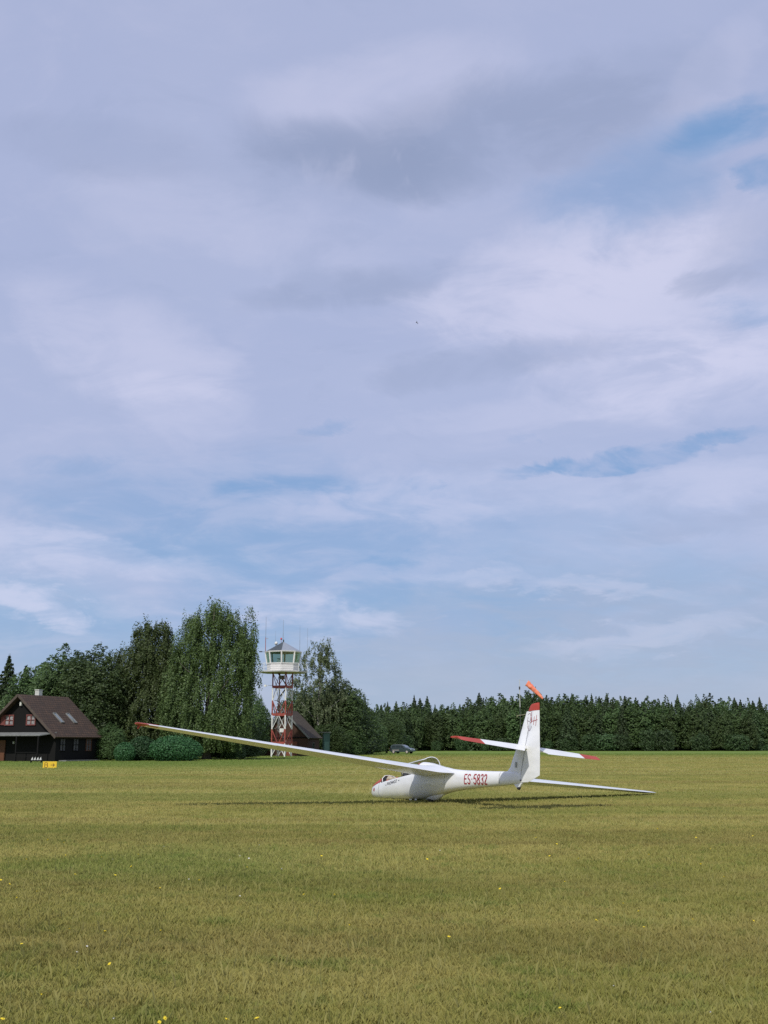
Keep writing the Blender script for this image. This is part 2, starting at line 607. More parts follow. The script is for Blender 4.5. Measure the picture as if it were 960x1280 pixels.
def build_grass():
    V, T = [], []
    # (y0, y1, blades per m2, width, height, height spread, share of tall stems)
    zones = [(5.6, 9, 11500, .0021, .032, .040, .010), (9, 14, 6200, .0030, .033, .040, .009), (14, 22, 2000, .0058, .036, .038, .008),
             (22, 36, 760, .010, .036, .03, .006), (36, 60, 200, .020, .04, .03, .004), (60, 110, 40, .045, .045, .03, .003),
             (110, 200, 7, .10, .07, .05, 0.0)]
    for (y0, y1, dens, w, h, hs, tall) in zones:
        area = 0.37 * (y1 ** 2 - y0 ** 2) + 5.0 * (y1 - y0)
        n = int(area * dens)
        y = np.sqrt(rng.random(n) * (y1 ** 2 - y0 ** 2) + y0 ** 2)
        x = (rng.random(n) * 2 - 1) * (0.37 * y + 2.5)
        # tufts: pull blades a little towards clump centres, thin them out elsewhere
        cs = 0.16 * max(1, y1 / 20)
        gx, gy = np.floor(x / cs), np.floor(y / cs)
        hsh = np.modf(np.sin(gx * 12.9898 + gy * 78.233) * 43758.5453)[0]
        hsh2 = np.modf(np.sin(gx * 39.34 + gy * 11.13) * 24634.6345)[0]
        cx, cy = (gx + .5 + .4 * hsh) * cs, (gy + .5 + .4 * hsh2) * cs
        pull = 0.30 * rng.random(n)
        x = x + (cx - x) * pull
        y = y + (cy - y) * pull
        vig = 0.75 + 0.45 * np.abs(hsh)
        hh = (h + hs * (rng.random(n) ** 2)) * vig
        ww = w * (0.6 + 0.8 * rng.random(n))
        istall = rng.random(n) < tall
        hh = np.where(istall, 0.07 + 0.10 * rng.random(n) ** 1.5, hh)
        ww = np.where(istall, ww * 0.5, ww)
        lean = (0.08 + 0.62 * rng.random(n) ** 1.3) * hh * np.where(istall, 0.5, 1.0)
        la = rng.random(n) * 2 * np.pi
        lx, ly = np.cos(la) * lean, np.sin(la) * lean
        fa = rng.random(n) * np.pi
        dx, dy = np.cos(fa) * ww / 2, np.sin(fa) * ww / 2 * 0.6
        z0 = np.full(n, -0.004)
        A = np.stack([x - dx, y - dy, z0], 1)
        B = np.stack([x + dx, y + dy, z0], 1)
        C = np.stack([x + lx * .35 + dx * .8, y + ly * .35 + dy * .8, hh * .6], 1)
        D = np.stack([x + lx, y + ly, hh * (1 - .25 * rng.random(n))], 1)
        tint = rng.random(n) * 0.82 + 0.16 * np.abs(hsh2)
        tint = np.where(istall, 0.80 + 0.14 * rng.random(n), tint)
        vv = np.stack([A, B, C, D], 1).reshape(-1, 3)
        V.append(vv)
        T.append(np.repeat(tint, 4))
    V = np.concatenate(V)
    T = np.concatenate(T)
    n = len(V) // 4
    f = np.arange(n * 4).reshape(n, 4)
    o = np_mesh('grass', V, f, T, BLADE)
    tag(o, 'short mown meadow grass with straw coloured stems covering the airfield', 'grass', kind='stuff')


build_grass()

# ------------------------------------------------------------------ trees
LEAF_BIRCH = leaf_mat('birch_leaves', (0.0448, 0.0762, 0.0224), (0.1288, 0.1792, 0.0582), 0.25)
LEAF_BIRCH_PALE = leaf_mat('pale_birch_leaves', (0.050, 0.080, 0.028), (0.19, 0.22, 0.11), 0.30)
LEAF_SPRUCE = leaf_mat('spruce_needles', (0.0347, 0.0592, 0.0232), (0.0747, 0.1159, 0.0438), 0.15)
LEAF_MIX = leaf_mat('mixed_leaves', (0.0463, 0.0798, 0.0258), (0.1056, 0.1610, 0.0515), 0.25)
LEAF_NEAR = leaf_mat('near_leaves', (0.0391, 0.0713, 0.0242), (0.1058, 0.1610, 0.0517), 0.25)
LEAF_LIGHT = leaf_mat('light_leaves', (0.0328, 0.0656, 0.0197), (0.0697, 0.1148, 0.0410), 0.25)
LEAF_BUSH = leaf_mat('clipped_bush_leaves', (0.028, 0.078, 0.028), (0.058, 0.14, 0.048), 0.18)
BARK = principled('grey_bark', (0.10, 0.085, 0.07), 0.9, var=0.5, scale=3, bump=0.5, stretch=(1, 1, .2))
BIRCH_BARK = principled('birch_bark', (0.52, 0.50, 0.46), 0.8, base2=(0.08, 0.07, 0.06), scale=2.5, bump=0.3, stretch=(1, 1, 3))


def leaves(P, size, r, outward=None, up=0.35, droop=0.0):
    """P (N,3) leaf places -> quads (diamond shaped leaf sprays) with random facing; returns verts, tint"""
    n = len(P)
    nrm = r.normal(size=(n, 3))
    if outward is not None:
        nrm = nrm * 0.8 + outward * 1.1
    nrm[:, 2] += up
    nrm /= np.linalg.norm(nrm, axis=1, keepdims=True) + 1e-9
    a = r.normal(size=(n, 3))
    a[:, 2] -= droop
    a -= nrm * (a * nrm).sum(1, keepdims=True)
    a /= np.linalg.norm(a, axis=1, keepdims=True) + 1e-9
    b = np.cross(nrm, a)
    s = size * (0.6 + 0.8 * r.random((n, 1)))
    w = 0.55 if droop else 0.75
    v = np.stack([P - a * s, P + b * s * w * (0.6 + .5 * r.random((n, 1))), P + a * s * (0.7 + .5 * r.random((n, 1))), P - b * s * w], 1).reshape(-1, 3)
    return v, np.repeat(r.random(n), 4)


def crown_mesh(name, P, size, r, outward=None, up=0.35, droop=0.0):
    v, t = leaves(P, size, r, outward, up, droop)
    return np_mesh(name, v, np.arange(len(v)).reshape(-1, 4), t)


def lobed(lobes, n, r, shell=0.5, clump=0.35, per=9):
    """points in clumps through lobes (cx,cy,cz,rx,ry,rz); returns points and outward directions"""
    L = np.array(lobes, float)
    vol = (L[:, 3] * L[:, 4] * L[:, 5]) ** (2 / 3)
    pick = r.choice(len(L), size=n // per, p=vol / vol.sum())
    d = r.normal(size=(len(pick), 3))
    d /= np.linalg.norm(d, axis=1, keepdims=True)
    rad = shell + (1 - shell) * r.random((len(pick), 1)) ** 0.6
    rad *= 0.86 + 0.28 * r.random((len(pick), 1))
    c = L[pick, :3] + d * L[pick, 3:] * rad
    # drop some clumps by a coarse pattern so there are gaps
    g = np.sin(c[:, 0] * 2.1 + c[:, 2] * 1.3) + np.sin(c[:, 1] * 2.4 - c[:, 2] * 1.9) + np.sin(c[:, 2] * 2.7 + c[:, 0])
    keep = (g > -1.35) | (r.random(len(c)) < 0.25)
    c, d = c[keep], d[keep]
    P = np.repeat(c, per, 0) + r.normal(size=(len(c) * per, 3)) * clump * np.array([1, 1, .7])
    return P, np.repeat(d, per, 0)


def trunk_mb(h, r0, r, lean=0.0, limbs=7, spread=2.2, start=0.3, rise=0.9):
    m = MB()
    pts = [Vector((lean * t * t + 0.12 * math.sin(3 * t + h), 0.1 * math.sin(2.3 * t), h * t)) for t in np.linspace(0, 1, 8)]
    m.tube(pts, [r0 * (1 - .88 * t) * (1.35 if i == 0 else 1) for i, t in enumerate(np.linspace(0, 1, 8))], 7)
    for k in range(limbs):
        t = start + (0.9 - start) * k / max(1, limbs - 1)
        a = k * 2.4 + h
        base = Vector((lean * t * t, 0, h * t))
        L = spread * (1.1 - t) * 1.2
        mid = base + Vector((math.cos(a) * L * .5, math.sin(a) * L * .5, L * rise * .45))
        end = base + Vector((math.cos(a) * L, math.sin(a) * L, L * rise * .8))
        m.tube([base, mid, end], [r0 * .35 * (1 - t * .6), r0 * .2 * (1 - t * .5), r0 * .05], 5)
    return m


def weeping_points(lobes, n_str, r, length=(1.0, 2.6), step=0.16, shell=0.35, bunch=8):
    """hanging twigs gathered in bunches, so that the crown shows drapes with shade between them"""
    L = np.array(lobes, float)
    vol = (L[:, 3] * L[:, 4] * L[:, 5]) ** (2 / 3)
    nb = n_str // bunch
    pick = r.choice(len(L), size=nb, p=vol / vol.sum())
    d = r.normal(size=(nb, 3))
    d /= np.linalg.norm(d, axis=1, keepdims=True)
    rad = shell + (1 - shell) * r.random((nb, 1)) ** .45
    rad *= 0.86 + .30 * r.random((nb, 1))
    s = L[pick, :3] + d * L[pick, 3:] * rad
    g = np.sin(s[:, 0] * 1.9 + s[:, 2] * .8) + np.sin(s[:, 1] * 2.2 - s[:, 2] * .9) + np.sin(s[:, 0] * 3.3 + 1)
    keep = (g > -1.2) | (r.random(nb) < .2)
    s, d = s[keep], d[keep]
    P, O = [], []
    for i in range(len(s)):
        lb = length[0] + (length[1] - length[0]) * r.random() ** 1.3
        for q_ in range(bunch):
            ln = lb * (.55 + .6 * r.random())
            k = max(3, int(ln / step))
            tt = np.linspace(0, 1, k)[:, None]
            off = r.normal(size=3) * np.array([.20, .20, .28])
            out = np.array([d[i, 0], d[i, 1], 0]) * 0.40 * (1 - (1 - tt) ** 2)
            q = s[i] + off * (1 - .35 * tt) + out + np.array([0, 0, -ln]) * tt + r.normal(size=(k, 3)) * 0.05
            q = q[q[:, 2] > 0.7]
            P.append(q)
            O.append(np.repeat(d[i][None], len(q), 0))
    return np.concatenate(P), np.concatenate(O)


def place_tree(name, loc, trunk, crown, bark, leaf, label, cat, group=None, rz=0.0, sc=(1, 1, 1)):
    t = empty(name, loc, rz, label, cat, group)
    t.scale = sc
    if isinstance(trunk, MB):
        trunk.build('trunk', bark, t, smooth=True)
    else:
        link('trunk', trunk, None, t)
    link('crown', crown, leaf, t)
    return t


def gpos(u, Y):
    """ground point straight below photograph column u at distance Y"""
    p = at(u, 931 + F * H / Y, Y)
    return Vector((p.x, p.y, 0))


# the two big weeping birches
def tall_birch():
    r = np.random.default_rng(3)
    g = gpos(258, 119)
    lobes = [(-.1, 0, 12.0, 1.9, 2.2, 4.0), (-2.0, .4, 10.3, 1.9, 2.2, 4.2), (2.3, -.3, 9.6, 2.0, 2.1, 4.0), (-.3, 0, 6.0, 4.0, 3.2, 3.2),
             (-3.6, 0, 6.6, 1.3, 2.0, 3.6), (3.6, .2, 6.4, .9, 1.6, 3.2), (.5, .5, 15.0, 1.0, 1.0, 1.6), (2.3, .3, 13.8, .85, .8, 2.0), (3.2, 0, 11.6, 1.2, 1.2, 2.0),
             (4.0, .1, 12.6, .7, .8, 2.7), (3.9, 0, 9.4, 1.2, 1.3, 2.6), (1.3, .2, 14.2, .8, .8, 1.4), (-1.7, 0, 13.6, 1.0, 1.1, 1.4), (-2.8, 0, 11.6, .8, .9, 1.3), (4.3, 0, 9.2, .6, 1.0, 2.2), (-2.4, -.4, 4.2, 2.2, 1.6, 2.3), (0, -1.2, 3.4, 4.2, 2.0, 2.2), (2.2, -1.0, 4.2, 2.4, 1.8, 2.4)]
    P, O = weeping_points(lobes, 17500, r, (.5, 1.9), .13, .3)
    cm = crown_mesh('crown', P, 0.105, r, O, 0.1, 0.9)
    place_tree('weeping_birch', g, trunk_mb(15.5, .38, r, .4, 11, 4.4, .2, 1.1), cm, BARK, LEAF_BIRCH,
               'tallest dense weeping birch with ragged peaks, just left of the control tower', 'tree', 'big weeping birches', 0, (1.04, 1, 1.05))
    r = np.random.default_rng(4)
    g = gpos(180, 122)
    lobes = [(.3, 0, 10.4, 2.0, 2.0, 3.5), (-1.2, 0, 8.4, 2.2, 2.2, 3.6), (1.8, 0, 8.2, 2.0, 2.0, 3.9), (0, 0, 5.4, 3.5, 2.8, 3.1), (1.1, 0, 12.3, 1.0, 1.1, 1.5),
             (-.6, 0, 12.4, .8, .9, 1.9), (-2.4, .2, 9.8, 1.0, 1.0, 1.8), (-2.8, 0, 5.8, 1.5, 1.6, 3.2), (2.5, 0, 9.8, 1.0, 1.0, 1.5), (0, -1, 3.0, 3.5, 2, 2.2)]
    P, O = weeping_points(lobes, 17500, r, (.4, 1.4), .13, .3)
    cm = crown_mesh('crown', P, 0.11, r, O, 0.15, 0.7)
    place_tree('weeping_birch', g, trunk_mb(13, .32, r, -.3, 9, 3.4, .2, 1.1), cm, BARK, LEAF_BIRCH,
               'lower dark birch to the left of the tallest weeping birch, above the round bushes', 'tree', 'big weeping birches', 0, (1.05, 1, 1.09))


tall_birch()


def tower_birch():
    r = np.random.default_rng(8)
    g = gpos(398, 172)
    lobes = [(-1.2, 0, 16.0, 1.3, 1.4, 2.2), (1.0, 0, 16.2, 1.2, 1.2, 2.0), (-.1, 0, 14.6, 1.6, 1.5, 2.0), (1.8, 0, 14.9, 1.0, 1.0, 1.5), (-2.6, 0, 13.6, 1.5, 1.5, 2.3), (.4, 0, 13.4, 1.8, 1.6, 2.4), (2.8, 0, 13.0, 1.0, 1.0, 2.1),
             (3.1, 0, 11.0, 1.2, 1.2, 1.6), (-3.0, 0, 10.2, 1.6, 1.6, 2.4), (.2, 0, 10.0, 2.4, 2.2, 2.6), (3.4, .3, 8.2, 1.8, 1.8, 2.0), (-1.5, 0, 7.0, 3.0, 2.4, 2.6), (1.5, 0, 6.0, 3, 2.5, 2.5)]
    P, O = weeping_points(lobes, 3900, r, (.6, 1.8), 0.18, .2)
    keep = (np.sin(P[:, 0] * 5.3 + 1 + np.sin(P[:, 1] * 3)) + np.sin(P[:, 2] * 3.1 + P[:, 0] * 2) + .6 * r.normal(size=len(P)) > -1.0) | (P[:, 2] < 9)
    P, O = P[keep], O[keep]
    cm = crown_mesh('crown', P, 0.15, r, O, 0.15, .6)
    place_tree('weeping_birch', g, trunk_mb(16.5, .3, r, .3, 12, 3.6, .25, 1.3), cm, BIRCH_BARK, LEAF_BIRCH_PALE,
               'thin pale birch with gaps showing sky, right behind the control tower', 'tree')


tower_birch()


# mesh library for the other trees (unit built at real size, shared through copies)
def spruce_crown(h, w, n, seed, size=.2):
    r = np.random.default_rng(seed)
    tiers = int(h / .42)
    P, O = [], []
    for k in range(tiers):
        f = k / (tiers - 1)
        z = .7 + (h - .7) * f
        rad = w * (1 - f ** 1.45) ** .9 * (.85 + .3 * r.random()) + .05
        m = max(4, int(n * (rad / w + .08) / tiers * 1.9))
        nb = max(4, int(9 * (1 - f) + 4))
        ang = (r.integers(0, nb, m) + .5 * r.random(m)) / nb * 2 * np.pi + k * .7
        rr = rad * r.random(m) ** .55 * (1 + .25 * np.sin(ang * 3 + k))
        P.append(np.stack([np.cos(ang) * rr, np.sin(ang) * rr, z - rr * .28 + r.normal(size=m) * .08], 1))
        O.append(np.stack([np.cos(ang), np.sin(ang), .3 * np.ones(m)], 1))
    P.append(np.stack([r.normal(size=12) * .03, r.normal(size=12) * .03, h - .1 + .6 * r.random(12)], 1))
    O.append(np.tile([0, 0, 1.], (12, 1)))
    return crown_mesh('crown', np.concatenate(P), size, r, np.concatenate(O), .25, .5)


def leafy_crown(h, w, n, seed, size=.2, pointed=.4, low=.12, cl=None, K=22):
    """broadleaf crown of many tapering leaders: frayed pointed top, full sides, skirt near the ground"""
    r = np.random.default_rng(seed)
    per = 5
    P, O = [], []
    for k in range(K):
        a = k * 2.4 + r.random()
        q = w * .80 * math.sqrt((k + .3) / K)
        tip = h * (1 - pointed * .75 * (q / w) ** 1.4 - .09 * r.random() * (k > 0))
        z0 = h * (low + .10 * r.random()) * (1.0 - .5 * q / w)
        wl = w * (.34 + .18 * r.random())
        m = int(n / K / per)
        t = np.where(r.random(m) < .12, r.random(m) * .25, r.random(m) ** .66)
        z = tip - (tip - z0) * t
        rr = wl * np.minimum(1, 2.3 * t ** .62) * (1 - .35 * np.maximum(0, t - .75) / .25) * r.random(m) ** .45
        an = r.random(m) * 6.283
        lean = 1.0 + .22 * np.sin(3 * t + k)
        x = math.cos(a) * q * lean + np.cos(an) * rr
        y = math.sin(a) * q * lean + np.sin(an) * rr
        c = np.stack([x, y, z], 1)
        g = np.sin(x * 2.3 + z * 1.4 + seed) + np.sin(y * 2.2 - z * 1.7) + np.sin(z * 2.9 + x)
        c = c[(g > -1.5) | (r.random(m) < .3)]
        d = np.stack([c[:, 0], c[:, 1], np.full(len(c), w * .35)], 1)
        d /= np.linalg.norm(d, axis=1, keepdims=True)
        P.append(np.repeat(c, per, 0) + r.normal(size=(len(c) * per, 3)) * (cl or .28 * size / .2) * np.repeat((.35 + .65 * np.minimum(1, (tip - c[:, 2:]) / (.25 * h))), per, 0))
        O.append(np.repeat(d, per, 0))
    P, O = np.concatenate(P), np.concatenate(O)
    ok = P[:, 2] > .2
    return crown_mesh('crown', P[ok], size, r, O[ok], .3)


def trunk_mesh(h, r0, seed):
    m = trunk_mb(h, r0, None, .1, 6, h * .16, .35, .8)
    o = m.build('trunk_proto', BARK, None, smooth=True)
    me = o.data
    bpy.data.objects.remove(o)
    return me


TR_S = [trunk_mesh(11, .16, 1), trunk_mesh(9, .14, 2)]
LIB = {}
for i, (h, w) in enumerate([(13.2, 2.7), (12.0, 3.0), (14.0, 2.5), (12.4, 2.8)]):
    LIB['spruce%d' % i] = (spruce_crown(h, w, 7000, 20 + i, .19), LEAF_SPRUCE)
for i, (h, w, p) in enumerate([(12.0, 2.2, .5), (10.8, 2.5, .4), (12.8, 2.0, .6), (11.2, 2.3, .5)]):
    LIB['leafy%d' % i] = (leafy_crown(h, w, 10500, 40 + i, .15, p, .08, .14, 9), LEAF_MIX)
for i, (h, w) in enumerate([(5.0, 2.3), (3.8, 2.2), (6.4, 2.4)]):
    LIB['shrub%d' % i] = (leafy_crown(h, w, 3800, 60 + i, .18, .15, .05), LEAF_LIGHT)
# finer meshes for the nearer belt
for i, (h, w, p) in enumerate([(12.4, 3.0, .45), (12.0, 2.8, .55), (11.0, 2.9, .38)]):
    LIB['near%d' % i] = (leafy_crown(h, w, 42000, 80 + i, .095, p, .05, .17, 20), LEAF_NEAR)
LIB['nspruce0'] = (spruce_crown(12.5, 2.3, 15000, 90, .16), LEAF_SPRUCE)
LIB['nspruce1'] = (spruce_crown(11.5, 2.0, 13000, 91, .16), LEAF_SPRUCE)
for k, (me, mt) in LIB.items():
    me.materials.append(mt)


def grow(kind, u, Y, top_v, label, cat, group=None, wide=1.0, name='tree', rz=None):
    """stand a tree of a kind at photograph column u, distance Y, so tall that it reaches row top_v"""
    me = LIB[kind][0]
    top = at(u, top_v, Y).z
    hmesh = max(v[2] for v in me_bounds(me))
    s = top / hmesh
    g = gpos(u, Y)
    t = empty(name, g, rz if rz is not None else random.random() * 6.28, label, cat, group)
    t.scale = (s * wide, s * wide, s)
    k = link('trunk', TR_S[0 if hmesh > 9 else 1], None, t)
    if hmesh < 9:
        k.scale = (.6, .6, hmesh / 9 * .8)
    else:
        k.scale = (1, 1, hmesh / 11 * .9)
    link('crown', me, None, t)
    return t


_bb = {}


def me_bounds(me):
    if me.name not in _bb:
        a = np.empty(len(me.vertices) * 3, np.float32)
        me.vertices.foreach_get('co', a)
        a = a.reshape(-1, 3)
        _bb[me.name] = [tuple(a.min(0)), (a[:, 0].max(), a[:, 1].max(), float(np.percentile(a[:, 2], 99.7)))]
    return _bb[me.name]


# trees behind the dark house
for (k, u, Y, tv, wd, lab) in [
    ('nspruce0', 3, 132, 822, 1.25, 'tall dark spruce at the left edge, behind the house gable'),
    ('nspruce1', 25, 138, 836, 1.45, 'pointed spruce behind the house, left of the chimney'),
    ('near2', 38, 140, 846, 0.85, 'small narrow tree behind the house roof, just left of the chimney'),
    ('near2', 54, 128, 829, 1.24, 'leafy tree directly behind the white chimney'),
    ('near1', 77, 124, 812, 1.32, 'tall pointed leafy tree behind the far end of the house ridge'),
    ('near0', 97, 130, 822, 1.24, 'leafy tree between the two pointed crowns behind the house'),
    ('near0', 113, 121, 812, 1.40, 'broad dark leafy tree right of the house roof'),
    ('near1', 131, 130, 846, 1.24, 'lower leafy tree filling the gap between the house trees and the birches'),
    ('near2', 12, 126, 868, 1.55, 'low leafy tree peeking over the left slope of the house roof')]:
    grow(k, u, Y, tv, lab, 'tree', 'trees behind the dark house', wd, 'spruce' if 'spruce' in k else 'leafy_tree')
for (k, u, Y, tv, wd, lab) in [
    ('near1', 137, 112, 905, 1.86, 'low dark shrub at the right end of the house wall'),
    ('near0', 317, 157, 868, .90, 'dark tree filling the gap between the tallest birch and the control tower'),
    ('near2', 304, 126, 895, 1.86, 'dark bush at the foot of the tallest birch, right side'),
    ('near1', 283, 121, 915, 2.48, 'low shrub under the hanging twigs of the tallest birch'),
    ('near2', 330, 176, 905, 2.02, 'tree behind the left roof slope of the brown hut'),
    ('near0', 258, 124, 905, 2.63, 'dark undergrowth shrub behind the biggest round bush'),
    ('near0', 210, 126, 900, 2.63, 'dark undergrowth shrub between the two birch trunks'),
    ('near1', 160, 124, 892, 2.33, 'leafy shrub behind the smallest round bush'),
    ('near0', 372, 182, 868, 1.86, 'dark tree directly behind the hut roof'),
    ('near2', 402, 178, 858, 2.02, 'dense dark tree under the pale birch'),
    ('near1', 425, 176, 850, 1.71, 'dark tree right of the pale birch, sloping down to the forest'),
    ('near0', 442, 182, 872, 1.55, 'leafy tree beside the pointed spruce left of the car'),
    ('nspruce1', 456, 190, 874, .9, 'pointed spruce where the tower trees meet the far forest'),
    ('near2', 412, 168, 905, 2.33, 'low leafy tree beside the green cabin'),
    ('near1', 437, 172, 908, 2.17, 'low dark tree behind the white marker post'),
    ('near2', 462, 196, 900, 2.02, 'low dark tree left of the parked car'),
    ('near0', 484, 216, 896, 1.86, 'dark leafy tree behind the parked car')]:
    nm = 'spruce' if 'spruce' in k else ('shrub' if tv > 888 and Y < 130 else 'leafy_tree')
    grow(k, u, Y, tv, lab, 'shrub' if nm == 'shrub' else 'tree', 'trees around the control tower', wd, nm)

# far forest edge: three ranks of trees, each one its own
fr = random.Random(5)
TOPS = [(440, 884), (480, 880), (500, 884), (520, 877), (545, 882), (600, 876), (640, 872), (680, 871), (720, 868), (780, 874), (830, 876), (880, 874), (920, 877), (960, 882), (1200, 884)]


def top_at(u):
    for (a, ta), (b, tb) in zip(TOPS, TOPS[1:]):
        if a <= u <= b:
            return ta + (tb - ta) * (u - a) / (b - a)
    return 882


for rank, (Y0, du, dv) in enumerate([(292, 9.4, 12), (303, 9.0, 3), (316, 8.6, -2)]):
    u = 452 + rank * 4
    while u < 1075:
        Y = Y0 + fr.uniform(-4, 4) - (30 if u < 520 else 0) * (1 - (u - 452) / 68 if u < 520 else 0)
        tv = top_at(u) + dv + 2.2 * math.sin(u * .045) + 1.8 * math.sin(u * .11 + rank) + (fr.uniform(-3, 6) if fr.random() < .85 else fr.uniform(-7, -3))
        if rank == 0:
            kind = fr.choice(['leafy0', 'leafy1', 'leafy2', 'leafy3', 'spruce0', 'spruce1'])
        else:
            kind = fr.choice(['spruce0', 'spruce1', 'spruce3', 'leafy3', 'leafy2', 'leafy0', 'leafy2', 'leafy1'])
        sp = 'spruce' in kind
        where = ('above the car' if u < 530 else 'between car and glider fin' if u < 650 else
                 'just right of the fin' if u < 760 else 'towards the right end')
        row = ('front row', 'middle row', 'back row')[rank]
        lab = ('pointed dark spruce' if sp else 'rounded leafy tree') + ' in the %s of the far forest %s' % (row, where)
        grow(kind, u, Y, tv, lab, 'tree', 'spruces of the far forest edge' if sp else 'leafy trees of the far forest edge',
             fr.uniform(.8, 1.4) * (1.0 if rank else 1.1), 'spruce' if sp else 'leafy_tree')
        u += du * fr.uniform(.75, 1.25)
u = 500
while u < 1060:
    tv = fr.choice([922, 926, 929, 931, 918])
    if 810 < u < 900: tv = fr.choice([912, 915, 918])
    where = 'left of the glider fin' if u < 660 else 'just right of the glider fin' if u < 800 else 'towards the right end'
    grow(fr.choice(['shrub0', 'shrub1', 'shrub2']), u, 284 + fr.uniform(-4, 3), tv,
         'low light green shrub at the far forest foot ' + where, 'shrub', 'shrubs at the foot of the far forest', fr.uniform(1.0, 1.5), 'shrub')
    u += fr.uniform(16, 46)
# wood continuing behind the left trees so that gaps show forest
for u in range(-120, 452, 13):
    kd = fr.choice(['spruce0', 'spruce2', 'leafy0', 'leafy1'])
    grow(kd, u + fr.uniform(-3, 3), 236 + fr.uniform(-8, 8), 893 + fr.uniform(-8, 6),
         ('spruce' if 'spruce' in kd else 'leafy tree') + (' of the wood far behind the dark house' if u < 140 else ' of the wood far behind the big birches' if u < 320 else ' of the wood far behind the control tower'),
         'tree', 'trees of the wood behind the house', fr.uniform(1.1, 1.4), 'spruce' if 'spruce' in kd else 'leafy_tree')


# round clipped bushes
def round_bush(u, Y, wpx, top_v, lab, seed, depth=1.0):
    r = np.random.default_rng(seed)
    g = gpos(u, Y)
    h = at(u, top_v, Y).z
    w = wpx / 2 / F * Y
    lob = [(0, 0, h * .46, w, w * depth, h * .54), (w * .15, 0, h * .40, w * .96, w * .9 * depth, h * .5), (-w * .2, -.1, h * .42, w * .8, w * .8 * depth, h * .48)]
    t = empty('round_bush', g, 0, lab, 'bush', 'round clipped bushes')
    n = 14000
    d = r.normal(size=(n, 3)); d /= np.linalg.norm(d, axis=1, keepdims=True)
    L = np.array(lob)[r.integers(0, 3, n)]
    bump = 1 + .015 * np.sin(d[:, :1] * 9 + seed) * np.cos(d[:, 2:] * 8)
    P = L[:, :3] + d * L[:, 3:] * (0.80 + .22 * r.random((n, 1)) ** .6 + .10 * (r.random((n, 1)) < .04) * r.random((n, 1))) * bump
    ok = P[:, 2] > .05
    cm = crown_mesh('crown', P[ok], .075, r, d[ok], .3)
    link('crown', cm, LEAF_BUSH, t)
    m = MB()
    for k in range(6):
        a = k * 1.05
        m.tube([(0.1 * math.cos(a), .1 * math.sin(a), 0), (w * .35 * math.cos(a), w * .35 * math.sin(a), h * .4), (w * .6 * math.cos(a), w * .55 * depth * math.sin(a), h * .7)], [.05, .035, .012], 5)
    m.build('trunk', BARK, t, smooth=True)


round_bush(218, 109, 62, 919.0, 'largest round clipped bush, widest and rightmost of the three', 201, .85)
round_bush(177, 111.5, 36, 920, 'middle round clipped bush behind and left of the largest one', 202)
round_bush(155, 109, 24, 928, 'smallest and lowest round clipped bush, leftmost of the three', 203)

# ------------------------------------------------------------------ dark wooden house
LOGS = principled('dark_tarred_boards', (0.009, 0.0085, 0.008), 0.9, spec=.25, var=0.5, scale=6, bump=0.4, stretch=(4, 4, .4))


def tile_mat(name, c1, c2, sx=0.34, sz=0.34):
    """roof tiles in courses: rows and columns in object space of the roof slab (x along ridge, y down the slope)"""
    m = bpy.data.materials.new(name)
    m.use_nodes = True
    t = NT(m.node_tree)
    b = t.n['Principled BSDF']
    b.inputs['Roughness'].default_value = .8
    co = t.new('ShaderNodeTexCoord').outputs['Object']
    br = t.new('ShaderNodeTexBrick')
    t.l.new(co, br.inputs['Vector'])
    br.inputs['Scale'].default_value = 1.0
    br.inputs['Brick Width'].default_value = sx
    br.inputs['Row Height'].default_value = sz
    br.inputs['Mortar Size'].default_value = .035
    br.inputs['Mortar Smooth'].default_value = .6
    br.inputs['Color1'].default_value = (*c1, 1)
    br.inputs['Color2'].default_value = (*c2, 1)
    br.inputs['Mortar'].default_value = (*[x * .3 for x in c1], 1)
    n = t.noise(co, 1.3, 4, .6)
    t.put(b.inputs['Base Color'], t.mix(t.ramp(n, .35, .7, 0, .5), br.outputs[0], tuple(x * .55 for x in c2)))
    bp = t.new('ShaderNodeBump')
    bp.inputs['Strength'].default_value = .8
    bp.inputs['Distance'].default_value = .05
    t.l.new(t.math('SUBTRACT', 1.0, br.outputs['Fac']), bp.inputs['Height'])
    t.l.new(bp.outputs[0], b.inputs['Normal'])
    return m


TILE = tile_mat('brown_roof_tiles', (0.088, 0.050, 0.029), (0.056, 0.035, 0.023))
TILE_GREY = tile_mat('weathered_roof_tiles', (0.095, 0.070, 0.045), (0.072, 0.054, 0.038), .3, .28)
REDWOOD = principled('red_window_paint', (0.19, 0.055, 0.045), 0.6, var=.3)
DIMCURT = principled('dim_curtain', (0.11, 0.105, 0.10), 0.9, base2=(.04, .04, .045), scale=5)
CURTAIN = principled('white_curtain', (0.34, 0.32, 0.31), 0.9, base2=(.12, .12, .13), scale=5)
PLASTER = principled('whitewashed_chimney', (0.60, 0.60, 0.55), 0.9, var=.25, scale=3, bump=.2)
TRIMWOOD = principled('brown_barge_wood', (0.09, 0.065, 0.05), .8, var=.4, scale=3)
FASCIA = principled('weathered_fascia', (0.20, 0.205, 0.19), .8, var=.35, scale=3)
DOORWOOD = principled('orange_brown_wood', (0.15, 0.055, 0.022), .7, var=.5, scale=5, stretch=(6, 6, .6))
DARKGLASS = principled('dark_window_pane', (0.02, 0.025, 0.03), .08, spec=.8)
SKYGLASS = principled('skylight_pane', (0.30, 0.34, 0.38), .06, metal=.6)


